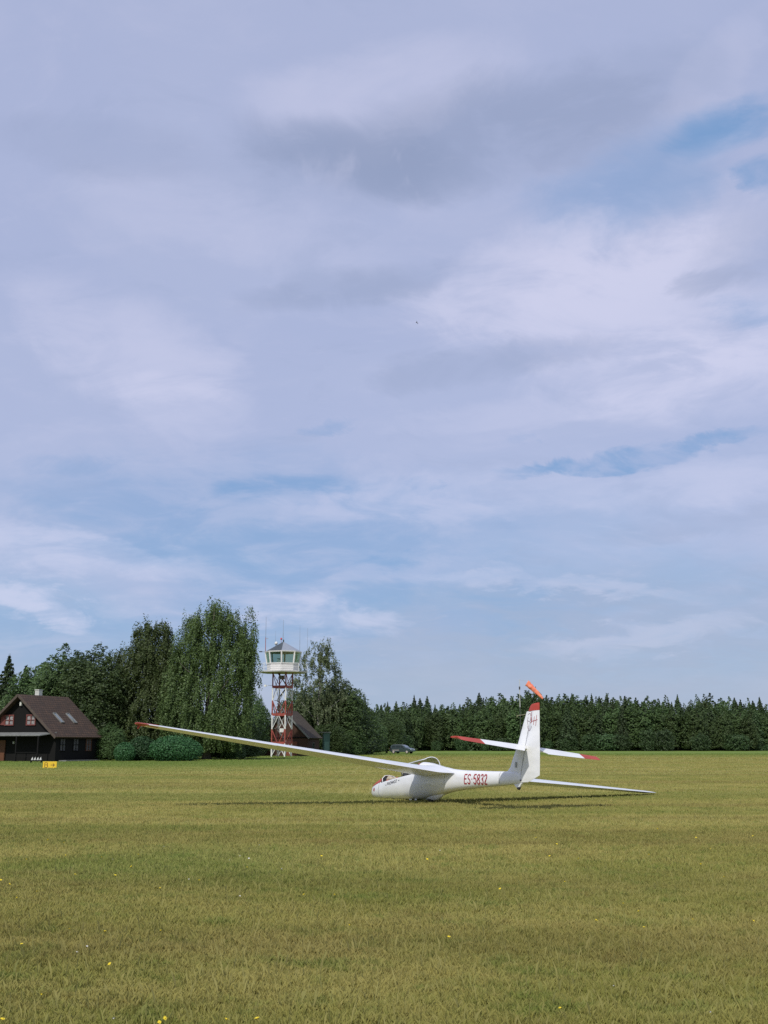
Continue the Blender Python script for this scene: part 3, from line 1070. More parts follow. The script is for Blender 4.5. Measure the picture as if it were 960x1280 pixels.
def roof_slab(name, a, b, c, d, th, mat, parent):
    """tiled slab through corners a,b (ridge) c,d (eave under b, under a); own frame: x along ridge, y down slope"""
    a, b, c, d = map(Vector, (a, b, c, d))
    x = (b - a).normalized()
    y = (d - a)
    y = (y - x * y.dot(x)).normalized()
    z = x.cross(y)
    if z.z < 0:
        z = -z
    M = Matrix((x, y, z)).transposed().to_4x4()
    M.translation = a
    Mi = M.inverted()
    pts = [Mi @ p for p in (a, b, c, d)]
    m = MB()
    m.prism(pts, (0, 0, -th), (0, 0, 0))
    o = m.build(name, mat, parent)
    o.matrix_local = M
    FRAMES[o.name] = M
    return o


FRAMES = {}


def house():
    beta = R(65.9)
    g = Vector((-35.27 + .6 * math.cos(beta), 107.03 + .6 * math.sin(beta), 0))
    # local frame: x along ridge (away, right), y towards the left-back; the slope facing us is at -y
    h = empty('wooden_house', g, beta, 'dark tarred wooden house with steep brown tiled roof at the left edge of the field', 'house')
    hw, ov, L = 4.42, .45, 6.3
    ridge, eave = 6.32, 2.28
    sl = (ridge - eave) / (hw + ov)
    wallh = ridge - sl * hw - .12
    m = MB()
    m.prism([(0, -hw, 0), (0, hw, 0), (0, hw, wallh), (0, 0, ridge - .15), (0, -hw, wallh)], (.0, 0, 0), (L, 0, 0))
    m.build('wall', LOGS, h)
    roof_a = roof_slab('roof', (-.6, 0, ridge), (L + .35, 0, ridge), (L + .35, -hw - ov, eave), (-.6, -hw - ov, eave), .14, TILE, h)
    roof_slab('roof', (-.6, 0, ridge + .003), (L + .35, 0, ridge + .003), (L + .35, hw + ov, eave), (-.6, hw + ov, eave), .14, TILE, h)
    # barge boards along the gable
    for s in (-1, 1):
        b = MB()
        b.beam((-.64, 0, ridge - .08), (-.64, s * (hw + ov), eave - .08), .06, .24)
        b.build('barge_board', TRIMWOOD, h)
    # chimney
    c = MB()
    c.box((2.75, .45, ridge - .05), (.50, .50, 1.15))
    c.box((2.75, .45, ridge + .56), (.58, .58, .08))
    ch = c.build('chimney', PLASTER, roof_a)
    ch.matrix_parent_inverse = FRAMES[roof_a.name].inverted()
    # skylights on the slope facing the field
    def on_slope(x, q, off=.05):
        z = ridge - sl * q
        n = Vector((0, -sl, 1)).normalized()
        return Vector((x, -q, z)) + n * off
    for x in (2.15, 4.05):
        sk = MB()
        w2, q0, q1 = .20, 2.15, 3.25
        n = Vector((0, -sl, 1)).normalized()
        for (p, q) in (((x - w2, q0), (x + w2, q0)), ((x - w2, q1), (x + w2, q1)), ((x - w2, q0), (x - w2, q1)), ((x + w2, q0), (x + w2, q1))):
            sk.beam(on_slope(*p), on_slope(*q), .07, .12, n)
        s = sk.build('skylight', FASCIA, h)
        pm = MB()
        pm.add([on_slope(x - w2, q0, .06), on_slope(x + w2, q0, .06), on_slope(x + w2, q1, .06), on_slope(x - w2, q1, .06)], [(0, 1, 2, 3)])
        pm.build('pane', SKYGLASS, s)
    # gable windows with red frames
    for (y, shut) in ((1.38, True), (-1.30, False)):
        fr_ = MB()
        z0, z1, w2 = 3.42, 4.34, .52
        for yy in (-w2, 0, w2):
            fr_.box((-.05, y + yy, (z0 + z1) / 2), (.10, .10, z1 - z0 + .12))
        for z in (z0, z1):
            fr_.box((-.055, y, z), (.10, 2 * w2 + .12, .10))
        fr_.box((-.05, y, (z0 + z1) / 2), (.09, 2 * w2, .05))
        f = fr_.build('window', REDWOOD, h)
        p = MB()
        p.box((-.014, y, (z0 + z1) / 2), (.02, 2 * w2, z1 - z0))
        p.build('pane', CURTAIN, f)
        if shut:
            q = MB()
            q.box((-.09, y + w2 + .30, (z0 + z1) / 2), (.04, .45, z1 - z0))
            q.build('shutter', REDWOOD, f)
    lamp = MB()
    lamp.box((-.12, 0, 5.42), (.18, .22, .36)).box((-.05, 0, 5.62), (.1, .1, .06))
    lamp.build('gable_lamp', PLASTER, h)
    # porch: pent roof on posts before the gable
    pr = MB()
    pr.prism([(-.02, -hw - .05, 2.62), (-.02, hw + 2, 2.62), (-1.6, hw + 2, 2.36), (-1.6, -hw + .6, 2.36)], (0, 0, 0), (0, 0, .1))
    po = pr.build('porch_roof', FASCIA, h)
    ps = MB()
    for y in (-hw + .8, -1.0, 1.6, 4.0):
        ps.box((-1.5, y, 1.18), (.12, .12, 2.36))
    ps.build('porch_posts', LOGS, h)
    rl = MB()
    rl.box((-1.5, -2.2, .85), (.05, 2.4, .06)).box((-1.5, -2.2, .5), (.05, 2.4, .06))
    rl.build('porch_rail', LOGS, h)
    d = MB()
    d.box((-.06, 2.2, 1.0), (.08, 1.1, 1.95))
    d.build('door', DOORWOOD, h)
    lp = MB()
    lp.box((-.1, .6, 1.75), (.14, .14, .22))
    lp.build('wall_lamp', PLASTER, h)
    # ground-floor windows on the side towards the field
    for x in (.95, 2.85, 4.75):
        f = MB()
        for xx in (-.38, 0, .38):
            f.box((x + xx, -hw - .035, 1.55), (.05, .07, 1.15))
        for z in (.98, 1.55, 2.12):
            f.box((x, -hw - .03, z), (.82, .06, .05))
        fo = f.build('window', LOGS if x != 4.75 else DOORWOOD, h)
        p = MB()
        p.box((x, -hw - .012, 1.55), (.74, .02, 1.12))
        p.build('pane', DIMCURT, fo)
    st = MB()
    st.box((3.0, -hw - .5, .06), (5.0, .9, .12))
    st.build('terrace', FASCIA, h)
    # white ornaments on the grass before the porch
    for k, u in enumerate((40.2, 43.6, 47.2, 50.6)):
        gg = gpos(u, 98.2)
        mm = MB()
        mm.tube([(0, 0, 0), (0, 0, .05), (0, 0, .17), (.0, 0, .25)], [.10, .11, .05, .012], 8)
        mm.tube([(0, 0, .24), (.06, 0, .27)], [.03, .01], 6)
        o = mm.build('garden_ornament', PLASTER, None, smooth=True)
        o.location = (gg.x, gg.y, .22)
        tag(o, 'small white pointed ornament in a row of four on the bench before the house porch', 'ornament', 'white ornaments before the porch')
    b0, b1 = gpos(37, 98.2), gpos(53.5, 98.2)
    bn = empty('bench', ((b0.x + b1.x) / 2, 98.2, 0), 0, 'low dark bench carrying four white ornaments before the house porch', 'bench')
    mm = MB()
    mm.box((0, 0, .20), (b1.x - b0.x, .3, .04))
    mm.build('seat', LOGS, bn)
    for s in (-1, 1):
        mm = MB()
        mm.box((s * .45, 0, .09), (.06, .26, .178))
        mm.build('leg', LOGS, bn)


house()


# ------------------------------------------------------------------ brown hut and green cabin behind the tower
HUTWOOD = principled('reddish_boards', (0.075, 0.032, 0.018), .8, var=.6, scale=4, stretch=(5, 5, .5), bump=.3)
GREENP = principled('green_painted_sheet', (0.05, 0.12, 0.09), .6, var=.3, scale=2)


def hut():
    gam = R(75.4)     # ridge direction, mostly away from the camera
    g = Vector((-14.26 + .5 * math.cos(gam), 157.63 + .5 * math.sin(gam), 0))
    h = empty('brown_hut', g, gam, 'brown plank hut with weathered tiled roof behind the legs of the control tower', 'hut')
    hw, ov, L = 3.54, .4, 5.3
    ridge = 6.36
    eave = 2.49
    sl = (ridge - eave) / (hw + ov)
    wallh = ridge - sl * hw - .12
    m = MB()
    m.prism([(0, -hw, 0), (0, hw, 0), (0, hw, wallh), (0, 0, ridge - .15), (0, -hw, wallh)], (0, 0, 0), (L, 0, 0))
    m.build('wall', HUTWOOD, h)
    roof_slab('roof', (-.5, 0, ridge), (L + .3, 0, ridge), (L + .3, -hw - ov, eave), (-.5, -hw - ov, eave), .14, TILE_GREY, h)
    roof_slab('roof', (-.5, 0, ridge + .003), (L + .3, 0, ridge + .003), (L + .3, hw + ov, eave), (-.5, hw + ov, eave), .14, TILE_GREY, h)
    for s in (-1, 1):
        b = MB()
        b.beam((-.54, 0, ridge - .08), (-.54, s * (hw + ov), eave - .08), .06, .22)
        b.build('barge_board', FASCIA, h)
    d = MB()
    d.box((-.05, -1.2, 1.0), (.08, 1.6, 2.0))
    d.build('door', principled('orange_door', (.20, .06, .03), .6, var=.4), h)
    b = MB()
    b.box((-.06, 0, eave + .05), (.1, 2 * hw, .16))
    b.build('cross_beam', LOGS, h)
    for y in (1.4, 2.6):
        f = MB()
        f.box((-.03, y, 1.4), (.06, .8, .9))
        fo = f.build('window', FASCIA, h)
        p = MB()
        p.box((-.066, y, 1.4), (.02, .66, .76))
        p.build('pane', DARKGLASS, fo)
    p = MB()
    p.box((2.5, -hw - .03, 1.4), (.8, .06, .9))
    fo = p.build('window', FASCIA, h)
    p = MB()
    p.box((2.5, -hw - .066, 1.4), (.66, .02, .76))
    p.build('pane', DARKGLASS, fo)
    # green cabin
    Yc = 158
    gc = gpos(407.5, Yc)
    top = at(407, 916, Yc).z
    c = empty('green_cabin', gc, R(10), 'narrow green cabin with flat pale roof at the right end of the brown hut', 'cabin')
    m = MB()
    m.box((0, 0, top / 2), (.85, 1.6, top))
    m.build('wall', GREENP, c)
    m = MB()
    m.box((-.12, 0, top + .05), (1.35, 1.9, .10))
    m.build('roof', FASCIA, c)
    m = MB()
    m.box((-.02, -.82, 1.0), (.62, .05, 1.9))
    m.build('door', principled('pale_green_door', (.10, .2, .15), .5, var=.3), c)


hut()

# ------------------------------------------------------------------ control tower
WHITEP = principled('white_paint', (0.72, 0.72, 0.68), .55, var=.18, scale=3)
REDP = principled('rusty_red_paint', (0.34, 0.07, 0.05), .6, var=.35, scale=4)
CABWALL = principled('cream_cladding', (0.74, 0.72, 0.68), .55, var=.08, scale=3)
ROOFDK = principled('dark_roof_metal', (0.06, 0.075, 0.085), .6, var=.3, scale=4)
ROOFLT = principled('roof_metal_sheen', (0.42, 0.45, 0.48), .4, metal=.5, var=.2)  # paler copy of the roof for its right facets, reflection put into the colour


def tower():
    Y0 = 148.0
    g = gpos(351.6, Y0)
    ppm = F / Y0
    t = empty('control_tower', g, 0, 'red and white steel lattice control tower with octagonal glazed cab', 'tower')
    zof = lambda v: at(351, v, Y0).z
    s = .97
    ga = R(-22)          # right side comes towards us
    cs, sn = math.cos(ga), math.sin(ga)
    rot = lambda x, y, z: (x * cs + y * -sn, x * sn + y * cs, z)
    # corner order: front-left, front-right, back-right, back-left
    C = [(-s, -s), (s, -s), (s, s), (-s, s)]
    ga2 = R(22)
    c2, s2 = math.cos(ga2), math.sin(ga2)
    P = lambda i, z: Vector((C[i][0] * c2 + C[i][1] * s2 * -1 * -1 * 0 + 0, 0, z))
    def corner(i, z):
        x, y = C[i]
        # rotate so that going front-right -> back-right moves right
        return Vector((x * c2 + y * s2, -x * s2 + y * c2, z))
    def pt(i, j, f, z):
        return corner(i, z).lerp(corner(j, z), f)
    bands = [zof(841), zof(859.5), zof(875.8), zof(894), zof(911.5), zof(929.5), 0.0]   # red, white, red, white, red, white
    cols = [REDP, WHITEP, REDP, WHITEP, REDP, WHITEP]
    for i in range(4):
        m = MB()
        for k in range(6):
            m.cur = k % 2
            m.beam(corner(i, bands[k + 1]), corner(i, bands[k]), .16)
        m.build('leg', [REDP, WHITEP], t)
    # horizontals (red) at the band boundaries 859, 894, 929
    for k in (1, 3, 5):
        m = MB()
        for i in range(4):
            m.beam(corner(i, bands[k] + .08), corner((i + 1) % 4, bands[k] + .08), .12, .32)
        m.build('cross_beam', REDP, t)
    # diamond bracing, painted in the same bands
    for (k0, k1, k2) in ((1, 2, 3), (3, 4, 5)):
        for i in range(4):
            j = (i + 1) % 4
            m = MB()
            m.cur = 1
            m.beam(pt(i, j, .5, bands[k0]), corner(i, bands[k1]), .065)
            m.beam(pt(i, j, .5, bands[k0]), corner(j, bands[k1]), .065)
            m.cur = 0
            m.beam(corner(i, bands[k1]), pt(i, j, .42, bands[k2] + .15), .085)
            m.beam(corner(j, bands[k1]), pt(i, j, .58, bands[k2] + .15), .085)
            m.build('brace', [REDP, WHITEP], t)
    for i in range(4):
        j = (i + 1) % 4
        m = MB()
        m.cur = 1
        m.beam(pt(i, j, .5, bands[5]), corner(i, .1), .08)
        m.beam(pt(i, j, .5, bands[5]), corner(j, .1), .08)
        m.build('brace', [REDP, WHITEP], t)
        m = MB()
        m.cur = 0
        m.beam(corner(i, bands[0] - .1), pt(i, j, .5, bands[1] + .3), .06)
        m.beam(corner(j, bands[0] - .1), pt(i, j, .5, bands[1] + .3), .06)
        m.build('brace', [REDP, WHITEP], t)
    # stairway inside the frame
    m = MB()
    for k in range(6):
        z0, z1 = k * (bands[0] / 6), (k + 1) * (bands[0] / 6)
        a, b = (-.7, .6) if k % 2 == 0 else (.6, -.7)
        for y in (-.25, .25):
            m.beam((a, y + .3, z0 + .1), (b, y + .3, z1), .05, .12)
        m.box((b, .3, z1), (.7, .8, .05))
        for q in range(1, 8):
            f = q / 8
            m.box((a + (b - a) * f, .3, z0 + (z1 - z0) * f), (.18, .46, .03))
    m.build('stairway', principled('galvanised_steel', (.20, .20, .19), .6, metal=.3, var=.3), t)
    m = MB()
    m.box((.05, -.75, zof(913)), (.55, .05, .5))
    m.build('notice_board', WHITEP, t)
    m = MB()
    m.box((-.1, .1, bands[1] + 1.35), (.7, .6, .5))
    m.build('equipment_box', principled('grey_box', (.2, .21, .2), .6), t)
    # platform
    zp = zof(841)
    def octo(r, z, off=0.0, n=8):
        return [Vector((r * math.sin(R(45 * k) + off), -r * math.cos(R(45 * k) + off), z)) for k in range(n)]
    m = MB()
    RP = 3.3
    m.prism(octo(RP, 0), (0, 0, zp), (0, 0, zp + .16))
    m.build('platform', principled('platform_grey_white', (.55, .55, .53), .6, var=.3), t)
    # railing
    zt = zp + 1.15
    m = MB()
    pp = octo(RP - .06, 0)
    for k in range(8):
        a, b = pp[k], pp[(k + 1) % 8]
        for z in (zt, zp + .65):
            m.beam(a + Vector((0, 0, z)), b + Vector((0, 0, z)), .038)
        m.beam(a + Vector((0, 0, zp + .1)), a + Vector((0, 0, zt)), .07)
    m.build('railing', WHITEP, t)
    # cab: octagon, lower wall, sloped glazing, roof
    r0, r1, r2 = 2.12, 2.16, 2.42
    z0, z1, z2, z3 = zp + .16, zof(830.3), zof(814.8), zof(802)
    a, b, c = octo(r0, z0), octo(r1, z1), octo(r2, z2)
    m = MB()
    m.add(a + b + octo(r0 - .1, z0) + octo(r1 - .1, z1), [(k, (k + 1) % 8, (k + 1) % 8 + 8, k + 8) for k in range(8)] +
          [((k + 1) % 8 + 16, k + 16, k + 24, (k + 1) % 8 + 24) for k in range(8)] + [(k + 8, (k + 1) % 8 + 8, (k + 1) % 8 + 24, k + 24) for k in range(8)])
    w = m.build('cab_wall', CABWALL, t)
    m = MB()
    for k in range(8):
        for z in (.28, .56, .84):
            f = z / (z1 - z0) * 1.0
            if f < 1:
                p, q = a[k].lerp(b[k], f) * 1.0, a[(k + 1) % 8].lerp(b[(k + 1) % 8], f)
                m.beam((p.x * 1.003, p.y * 1.003, p.z), (q.x * 1.003, q.y * 1.003, q.z), .012, .015)
    m.build('cladding_joint', FASCIA, w)
    for k in range(8):
        j = (k + 1) % 8
        m = MB()
        m.beam(b[k], c[k], .20, .14)
        m.build('mullion', CABWALL, t)
        m = MB()
        m.beam(b[k] + Vector((0, 0, .04)), b[j] + Vector((0, 0, .04)), .1, .1)
        m.beam(c[k] - Vector((0, 0, .06)), c[j] - Vector((0, 0, .06)), .12, .16)
        m.beam(b[k].lerp(b[j], .05), c[k].lerp(c[j], .05), .05, .05)
        m.beam(b[k].lerp(b[j], .95), c[k].lerp(c[j], .95), .05, .05)
        fo = m.build('window', CABWALL, t)
        m = MB()
        ins = lambda p, q, f: p.lerp(q, f)
        m.add([ins(b[k], b[j], .06) + Vector((0, 0, .05)), ins(b[k], b[j], .94) + Vector((0, 0, .05)), ins(c[k], c[j], .94) - Vector((0, 0, .1)), ins(c[k], c[j], .06) - Vector((0, 0, .1))], [(0, 1, 2, 3)])
        m.build('pane', CABGLASS, fo)
    # inside: floor desk, operator console, blind
    m = MB()
    m.prism(octo(1.5, 0), (0, 0, z0 + .7), (0, 0, z0 + .78))
    m.box((0, 0, z0 + .35), (.8, .8, .7))
    m.build('console', principled('console_wood', (.10, .075, .05), .6, var=.3), t)
    m = MB()
    m.box((-.45, -1.25, z0 + 1.25), (.5, .06, .85))
    m.build('blind', principled('pale_blind', (.5, .56, .6), .8), t)
    m = MB()
    m.prism(octo(2.3, 0), (0, 0, z2 - .04), (0, 0, z2 + .02))
    m.build('ceiling', CABWALL, t)
    # roof
    e = octo(2.52, z2 - .02)
    tip = Vector((0, 0, z3))
    base = octo(2.50, z2 - .12)
    m = MB()
    for k in range(8):
        m.cur = 1 if k in (0, 1) else 0  # right-hand facets get the painted sheen
        m.add([e[k], e[(k + 1) % 8], tip], [(0, 1, 2)])
    m.cur = 2
    m.add(e + base, [(k, (k + 1) % 8, (k + 1) % 8 + 8, k + 8) for k in range(8)] + [tuple(range(8, 16))])
    m.build('roof', [ROOFDK, ROOFLT, CABWALL], t)
    m = MB()
    m.tube([(0, 0, z3 - .1), (0, 0, z3 + .25)], .09, 8)
    m.build('roof_finial', ROOFDK, t)
    # aerials
    def mast(u, v0, v1, dy, rad, mat, tip_mat=None, split=.45):
        x = (u - 351.6) / ppm
        za, zb = zof(v0), zof(v1)
        m = MB()
        m.cur = 0
        m.tube([(x, dy, za), (x, dy, za + (zb - za) * split)], rad, 6)
        m.cur = 1
        m.tube([(x, dy, za + (zb - za) * split), (x, dy, zb)], [rad * .7, rad * .45], 6)
        return m.build('aerial', [mat, tip_mat or mat], t)
    GREYP = principled('grey_aerial', (.22, .24, .27), .5)
    mast(329.4, 818, 771, 0, .045, REDP, GREYP, .45)
    mast(341.5, 811, 788.5, .2, .022, GREYP)
    mast(351.0, 804, 774.5, .1, .035, GREYP)
    mast(371.8, 814, 782, .3, .028, GREYP)
    mast(381.6, 841, 785, 0, .03, GREYP)
    m = MB()
    m.beam((-2.1, 0, z2 - .1), ((329.4 - 351.6) / ppm, 0, z2 - .1), .05)
    m.beam((-2.1, 0, z2), ((322.5 - 351.6) / ppm, -.05, z2), .04)
    m.box(((323.5 - 351.6) / ppm, -.05, z2 + .02), (.42, .16, .14))
    m.build('camera_arm', DKGREY, t)
    m = MB()
    m.beam(((329.4 - 351.6) / ppm, 0, zof(798)), ((331.5 - 351.6) / ppm, 0, zof(798)), .05, .05)
    m.box(((331.5 - 351.6) / ppm, 0, zof(798)), (.2, .1, .1))
    m.build('wind_sensor', SILVER, t)
    m = MB()
    x = (343 - 351.6) / ppm
    m.tube([(x, -.4, zof(806.5)), (x, -.46, zof(804.5)), (x, -.42, zof(802.5))], [.12, .26, .1], 10)
    m.beam((x, -.4, zof(810)), (x, -.4, zof(806)), .05)
    m.build('dish', WHITEP, t, smooth=True)
    m = MB()
    x = (348.8 - 351.6) / ppm
    m.tube([(x, 0, zof(799.6)), (x, 0, zof(798.6)), (x, 0, zof(797.2))], [.11, .13, .06], 8)
    m.beam((x, 0, zof(803.5)), (x, 0, zof(799.5)), .04)
    m.build('beacon', principled('red_beacon', (.5, .03, .03), .3), t, smooth=True)
    m = MB()
    x0 = -1.4
    m.beam((x0 + .2, -.4, zof(857)), ((330.5 - 351.6) / ppm, -.4, zof(857)), .05)
    m.tube([((330.5 - 351.6) / ppm, -.4, zof(858.5)), ((330.5 - 351.6) / ppm, -.4, zof(856))], [.2, .12], 8)
    m.build('floodlight', WHITEP, t)


tower()


# ------------------------------------------------------------------ stroke lettering
GLY = {
    'E': [[(1, 1), (0, 1), (0, 0), (1, 0)], [(0, .52), (.85, .52)]],
    'S': [[(1, .82), (.85, .97), (.5, 1), (.12, .93), (.0, .74), (.2, .57), (.8, .42), (1, .24), (.88, .06), (.5, 0), (.15, .04), (0, .2)]],
    '5': [[(.95, 1), (.12, 1), (.05, .55), (.5, .62), (.88, .5), (1, .28), (.85, .06), (.5, 0), (.14, .04), (0, .18)]],
    '8': [[(.5, .53), (.12, .66), (.06, .84), (.3, .99), (.7, .99), (.94, .84), (.88, .66), (.5, .53), (.08, .38), (0, .2), (.2, .02), (.5, 0), (.8, .02), (1, .2), (.92, .38), (.5, .53)]],
    '3': [[(.03, .85), (.3, 1), (.7, 1), (.95, .84), (.88, .64), (.45, .54)], [(.45, .54), (.9, .43), (1, .22), (.8, .03), (.45, 0), (.14, .04), (0, .18)]],
    '2': [[(.03, .8), (.2, .97), (.6, 1), (.94, .88), (.95, .66), (.6, .38), (.05, .02), (1, .0)]],
    'B': [[(0, 0), (0, 1), (.7, 1), (.92, .88), (.9, .64), (.65, .53), (0, .53)], [(.65, .53), (.95, .42), (1, .18), (.75, .0), (0, 0)]],
    'P': [[(0, 0), (0, 1), (.7, 1), (1, .8), (.85, .52), (0, .45)]],
    'U': [[(0, 1), (0, .25), (.3, 0), (.7, 0), (1, .25), (1, 1)]],
    'C': [[(1, .85), (.7, 1), (.3, 1), (0, .7), (0, .3), (.3, 0), (.7, 0), (1, .15)]],
    'H': [[(0, 0), (0, 1)], [(1, 0), (1, 1)], [(0, .5), (1, .5)]],
    'A': [[(0, 0), (.5, 1), (1, 0)], [(.2, .38), (.8, .38)]],
    'Z': [[(0, 1), (1, 1), (0, 0), (1, 0)]],
}


def dense(poly, step):
    out = [Vector(poly[0])]
    for a, b in zip(poly, poly[1:]):
        a, b = Vector(a), Vector(b)
        n = max(1, int((b - a).length / step))
        for k in range(1, n + 1):
            out.append(a.lerp(b, k / n))
    return out


def ribbons(strokes, width, surf, step=.02):
    """strokes: lists of 2D points; surf(p2, lift) -> 3D point; returns MB of thin raised ribbons"""
    m = MB()
    for si, st in enumerate(strokes):
        pts = dense(st, step)
        L, Rr = [], []
        for i, p in enumerate(pts):
            d = (pts[min(i + 1, len(pts) - 1)] - pts[max(0, i - 1)])
            if d.length < 1e-9: d = Vector((1, 0))
            d.normalize()
            nrm = Vector((-d.y, d.x)) * width / 2
            lift = .004 + si * .0006
            L.append(surf(p + nrm, lift)); Rr.append(surf(p - nrm, lift))
        n = len(pts)
        m.add(L + Rr, [(i, i + 1, n + i + 1, n + i) for i in range(n - 1)])
    return m


def text_strokes(txt, x0, z0, cw, ch, gap, slant=0.0, slope=0.0):
    out = []
    x = x0
    for ch_ in txt:
        if ch_ == '-':
            out.append([(x + cw * .15, z0 + ch * .5 + slope * (x - x0)), (x + cw * .42, z0 + ch * .5 + slope * (x - x0))])
            x += cw * .6 + gap
            continue
        for st in GLY[ch_]:
            out.append([(x + p[0] * cw + slant * p[1] * ch, z0 + p[1] * ch + slope * (x - x0)) for p in st])
        x += cw + gap
    return out


# ------------------------------------------------------------------ glider
GM = Matrix(((-0.474467, -0.876676, 0.079496), (0.878534, -0.465921, 0.105338), (-0.055308, 0.119819, 0.991254)))
glider = empty('glider', (1.304, 31.061, 0.0), 0, 'white two-seat glider with red tail tips resting on its right wing tip, canopy open', 'glider')
glider.matrix_world = Matrix.Translation((1.304, 31.061, 0.005)) @ GM.to_4x4()

#            x     zb    zt    hw   zmid-frac
ST = [(3.43, .335, .365, .012), (3.405, .275, .425, .065), (3.35, .215, .485, .125), (3.25, .165, .56, .185), (3.05, .135, .625, .235), (2.8, .115, .69, .275),
      (2.5, .10, .76, .30), (2.2, .095, .90, .322), (1.7, .085, 1.03, .345), (1.2, .085, 1.09, .35), (.8, .085, 1.10, .35), (.42, .085, 1.10, .345),
      (.1, .10, 1.065, .335), (-.3, .15, .985, .305), (-.7, .215, .905, .26), (-1.1, .262, .85, .22), (-1.6, .30, .80, .188), (-2.4, .33, .755, .158),
      (-3.2, .352, .715, .130), (-3.7, .365, .695, .108), (-4.05, .375, .68, .085), (-4.24, .395, .62, .055)]
SX = np.array([s[0] for s in ST])[::-1]


def stat(x):
    f = lambda k: float(np.interp(x, SX, np.array([s[k] for s in ST])[::-1]))
    return f(1), f(2), f(3)


def smoothst(x):
    """same but eased by averaging"""
    w = [stat(x + d) for d in (-.08, 0, .08)] if -4.1 < x < 2.7 else [stat(x)]
    return tuple(sum(q[k] for q in w) / len(w) for k in range(3))


def sill_z(x):
    return float(np.interp(x, [.4, 1.3, 2.2, 2.95], [.745, .66, .575, .50]))


NR = 40


def ring(x):
    zb, zt, hw = smoothst(x)
    # widest point a bit below the middle
    zm = zb + (zt - zb) * .47
    pts = []
    for k in range(NR):
        a = 2 * math.pi * (k + .5) / NR      # start at bottom, left side first
        ca, sa = -math.cos(a), math.sin(a)
        ex = .82
        yy = hw * math.copysign(abs(sa) ** ex, sa)
        zz_ = zm + ((zt - zm) if ca > 0 else (zm - zb)) * math.copysign(abs(ca) ** ex, ca)
        pts.append(Vector((x, yy, zz_)))
    return pts


def side_y(x, z):
    """half width of the fuselage at height z"""
    zb, zt, hw = smoothst(x)
    zm = zb + (zt - zb) * .47
    ca = (z - zm) / ((zt - zm) if z > zm else (zm - zb))
    ca = max(-1, min(1, ca))
    ca = math.copysign(abs(ca) ** (1 / .82), ca)
    sa = math.sqrt(max(0, 1 - ca * ca))
    return hw * sa ** .82


CK0, CK1 = .42, 2.5


def cock_ring(x):
    """outer shell up to the sill, then down into the tub and up the other side"""
    zs = sill_z(x)
    r = ring(x)
    zb, zt, hw = smoothst(x)
    ys = side_y(x, zs)
    out = []
    low = [p for p in r if p.z < zs - .01]
    upidx = [k for k, p in enumerate(r) if p.z >= zs - .01]
    # tub profile, from left sill (k increasing) over to right sill
    n = len(upidx)
    prof = [(ys, zs), (ys - .006, zs + .012), (ys - .03, zs + .012), (ys - .045, zs - .04), (ys * .80, zb + .16), (ys * .5, zb + .10)]
    prof = prof + [(-y, z) for y, z in prof[::-1]]
    L = [0]
    for a, b in zip(prof, prof[1:]):
        L.append(L[-1] + math.hypot(a[0] - b[0], a[1] - b[1]))
    # first three points fixed, rest resampled
    half = n // 2
    tgt = []
    for q in range(n):
        if q < 3: tgt.append(prof[q])
        elif q >= n - 3: tgt.append(prof[len(prof) - (n - q)])
        else:
            s_ = L[3] + (L[-4] - L[3]) * (q - 3) / (n - 7)
            tgt.append((float(np.interp(s_, L, [p[0] for p in prof])), float(np.interp(s_, L, [p[1] for p in prof]))))
    res = list(r)
    for q, k in enumerate(upidx):
        res[k] = Vector((x, tgt[q][0], tgt[q][1]))
    return res


NOSE_N = None


def fuselage():
    xs = [3.43, 3.422, 3.405, 3.38, 3.35, 3.30, 3.25, 3.15, 3.05, 2.9, 2.75, 2.62, 2.51]
    rings = [ring(x) for x in xs]
    ck = np.linspace(CK1 - .005, CK0 + .005, 16)
    ref_up = None
    # keep the same ring indices above the sill along the whole cockpit
    for x in ck:
        rings.append(cock_ring(float(x)))
    a = len(xs)
    b = a + len(ck)
    xs2 = [.41, .25, .1, -.1, -.3, -.5, -.7, -.9, -1.1, -1.35, -1.6, -2.0, -2.4, -2.8, -3.2, -3.5, -3.7, -3.9, -4.05, -4.15, -4.24]
    rings += [ring(x) for x in xs2]

    def mats(i, k):
        if a <= i < b - 1:
            r = rings[i]
            p = (r[k] + r[(k + 1) % NR]) / 2
            zs = sill_z(p.x)
            if p.z < zs - .005 and abs(p.y) < side_y(p.x, p.z) - .02: return 1
            return 0
        if i == a - 1 or i == b - 1:
            return 1 if min(rings[i][k].z, rings[i][(k + 1) % NR].z) > sill_z(rings[i][k].x) - .02 else 0
        return 0
    return loft(rings, 'fuselage', [GEL, DKGREY], glider, mats=mats, auto=38)


fus = fuselage()


def airfoil(t, n=12, camber=.02, x0=0.0, x1=1.0):
    """points (xc, zc) around a section between chord fractions x0..x1: upper from rear to front, lower back"""
    def th(x): return 5 * t * (.2969 * math.sqrt(max(x, 0)) - .126 * x - .3516 * x * x + .2843 * x ** 3 - .1015 * x ** 4)
    def cm(x): return camber * 4 * x * (1 - x)
    xs = [x0 + (x1 - x0) * (1 - math.cos(math.pi * k / n)) / 2 for k in range(n + 1)]
    up = [(x, cm(x) + th(x)) for x in reversed(xs)]
    lo = [(x, cm(x) - th(x)) for x in xs]
    if x0 == 0: lo = lo[1:]
    if x1 == 1: lo = lo[:-1] + [(1.0, -.0015)]; up[0] = (1.0, .0015)
    return up + lo


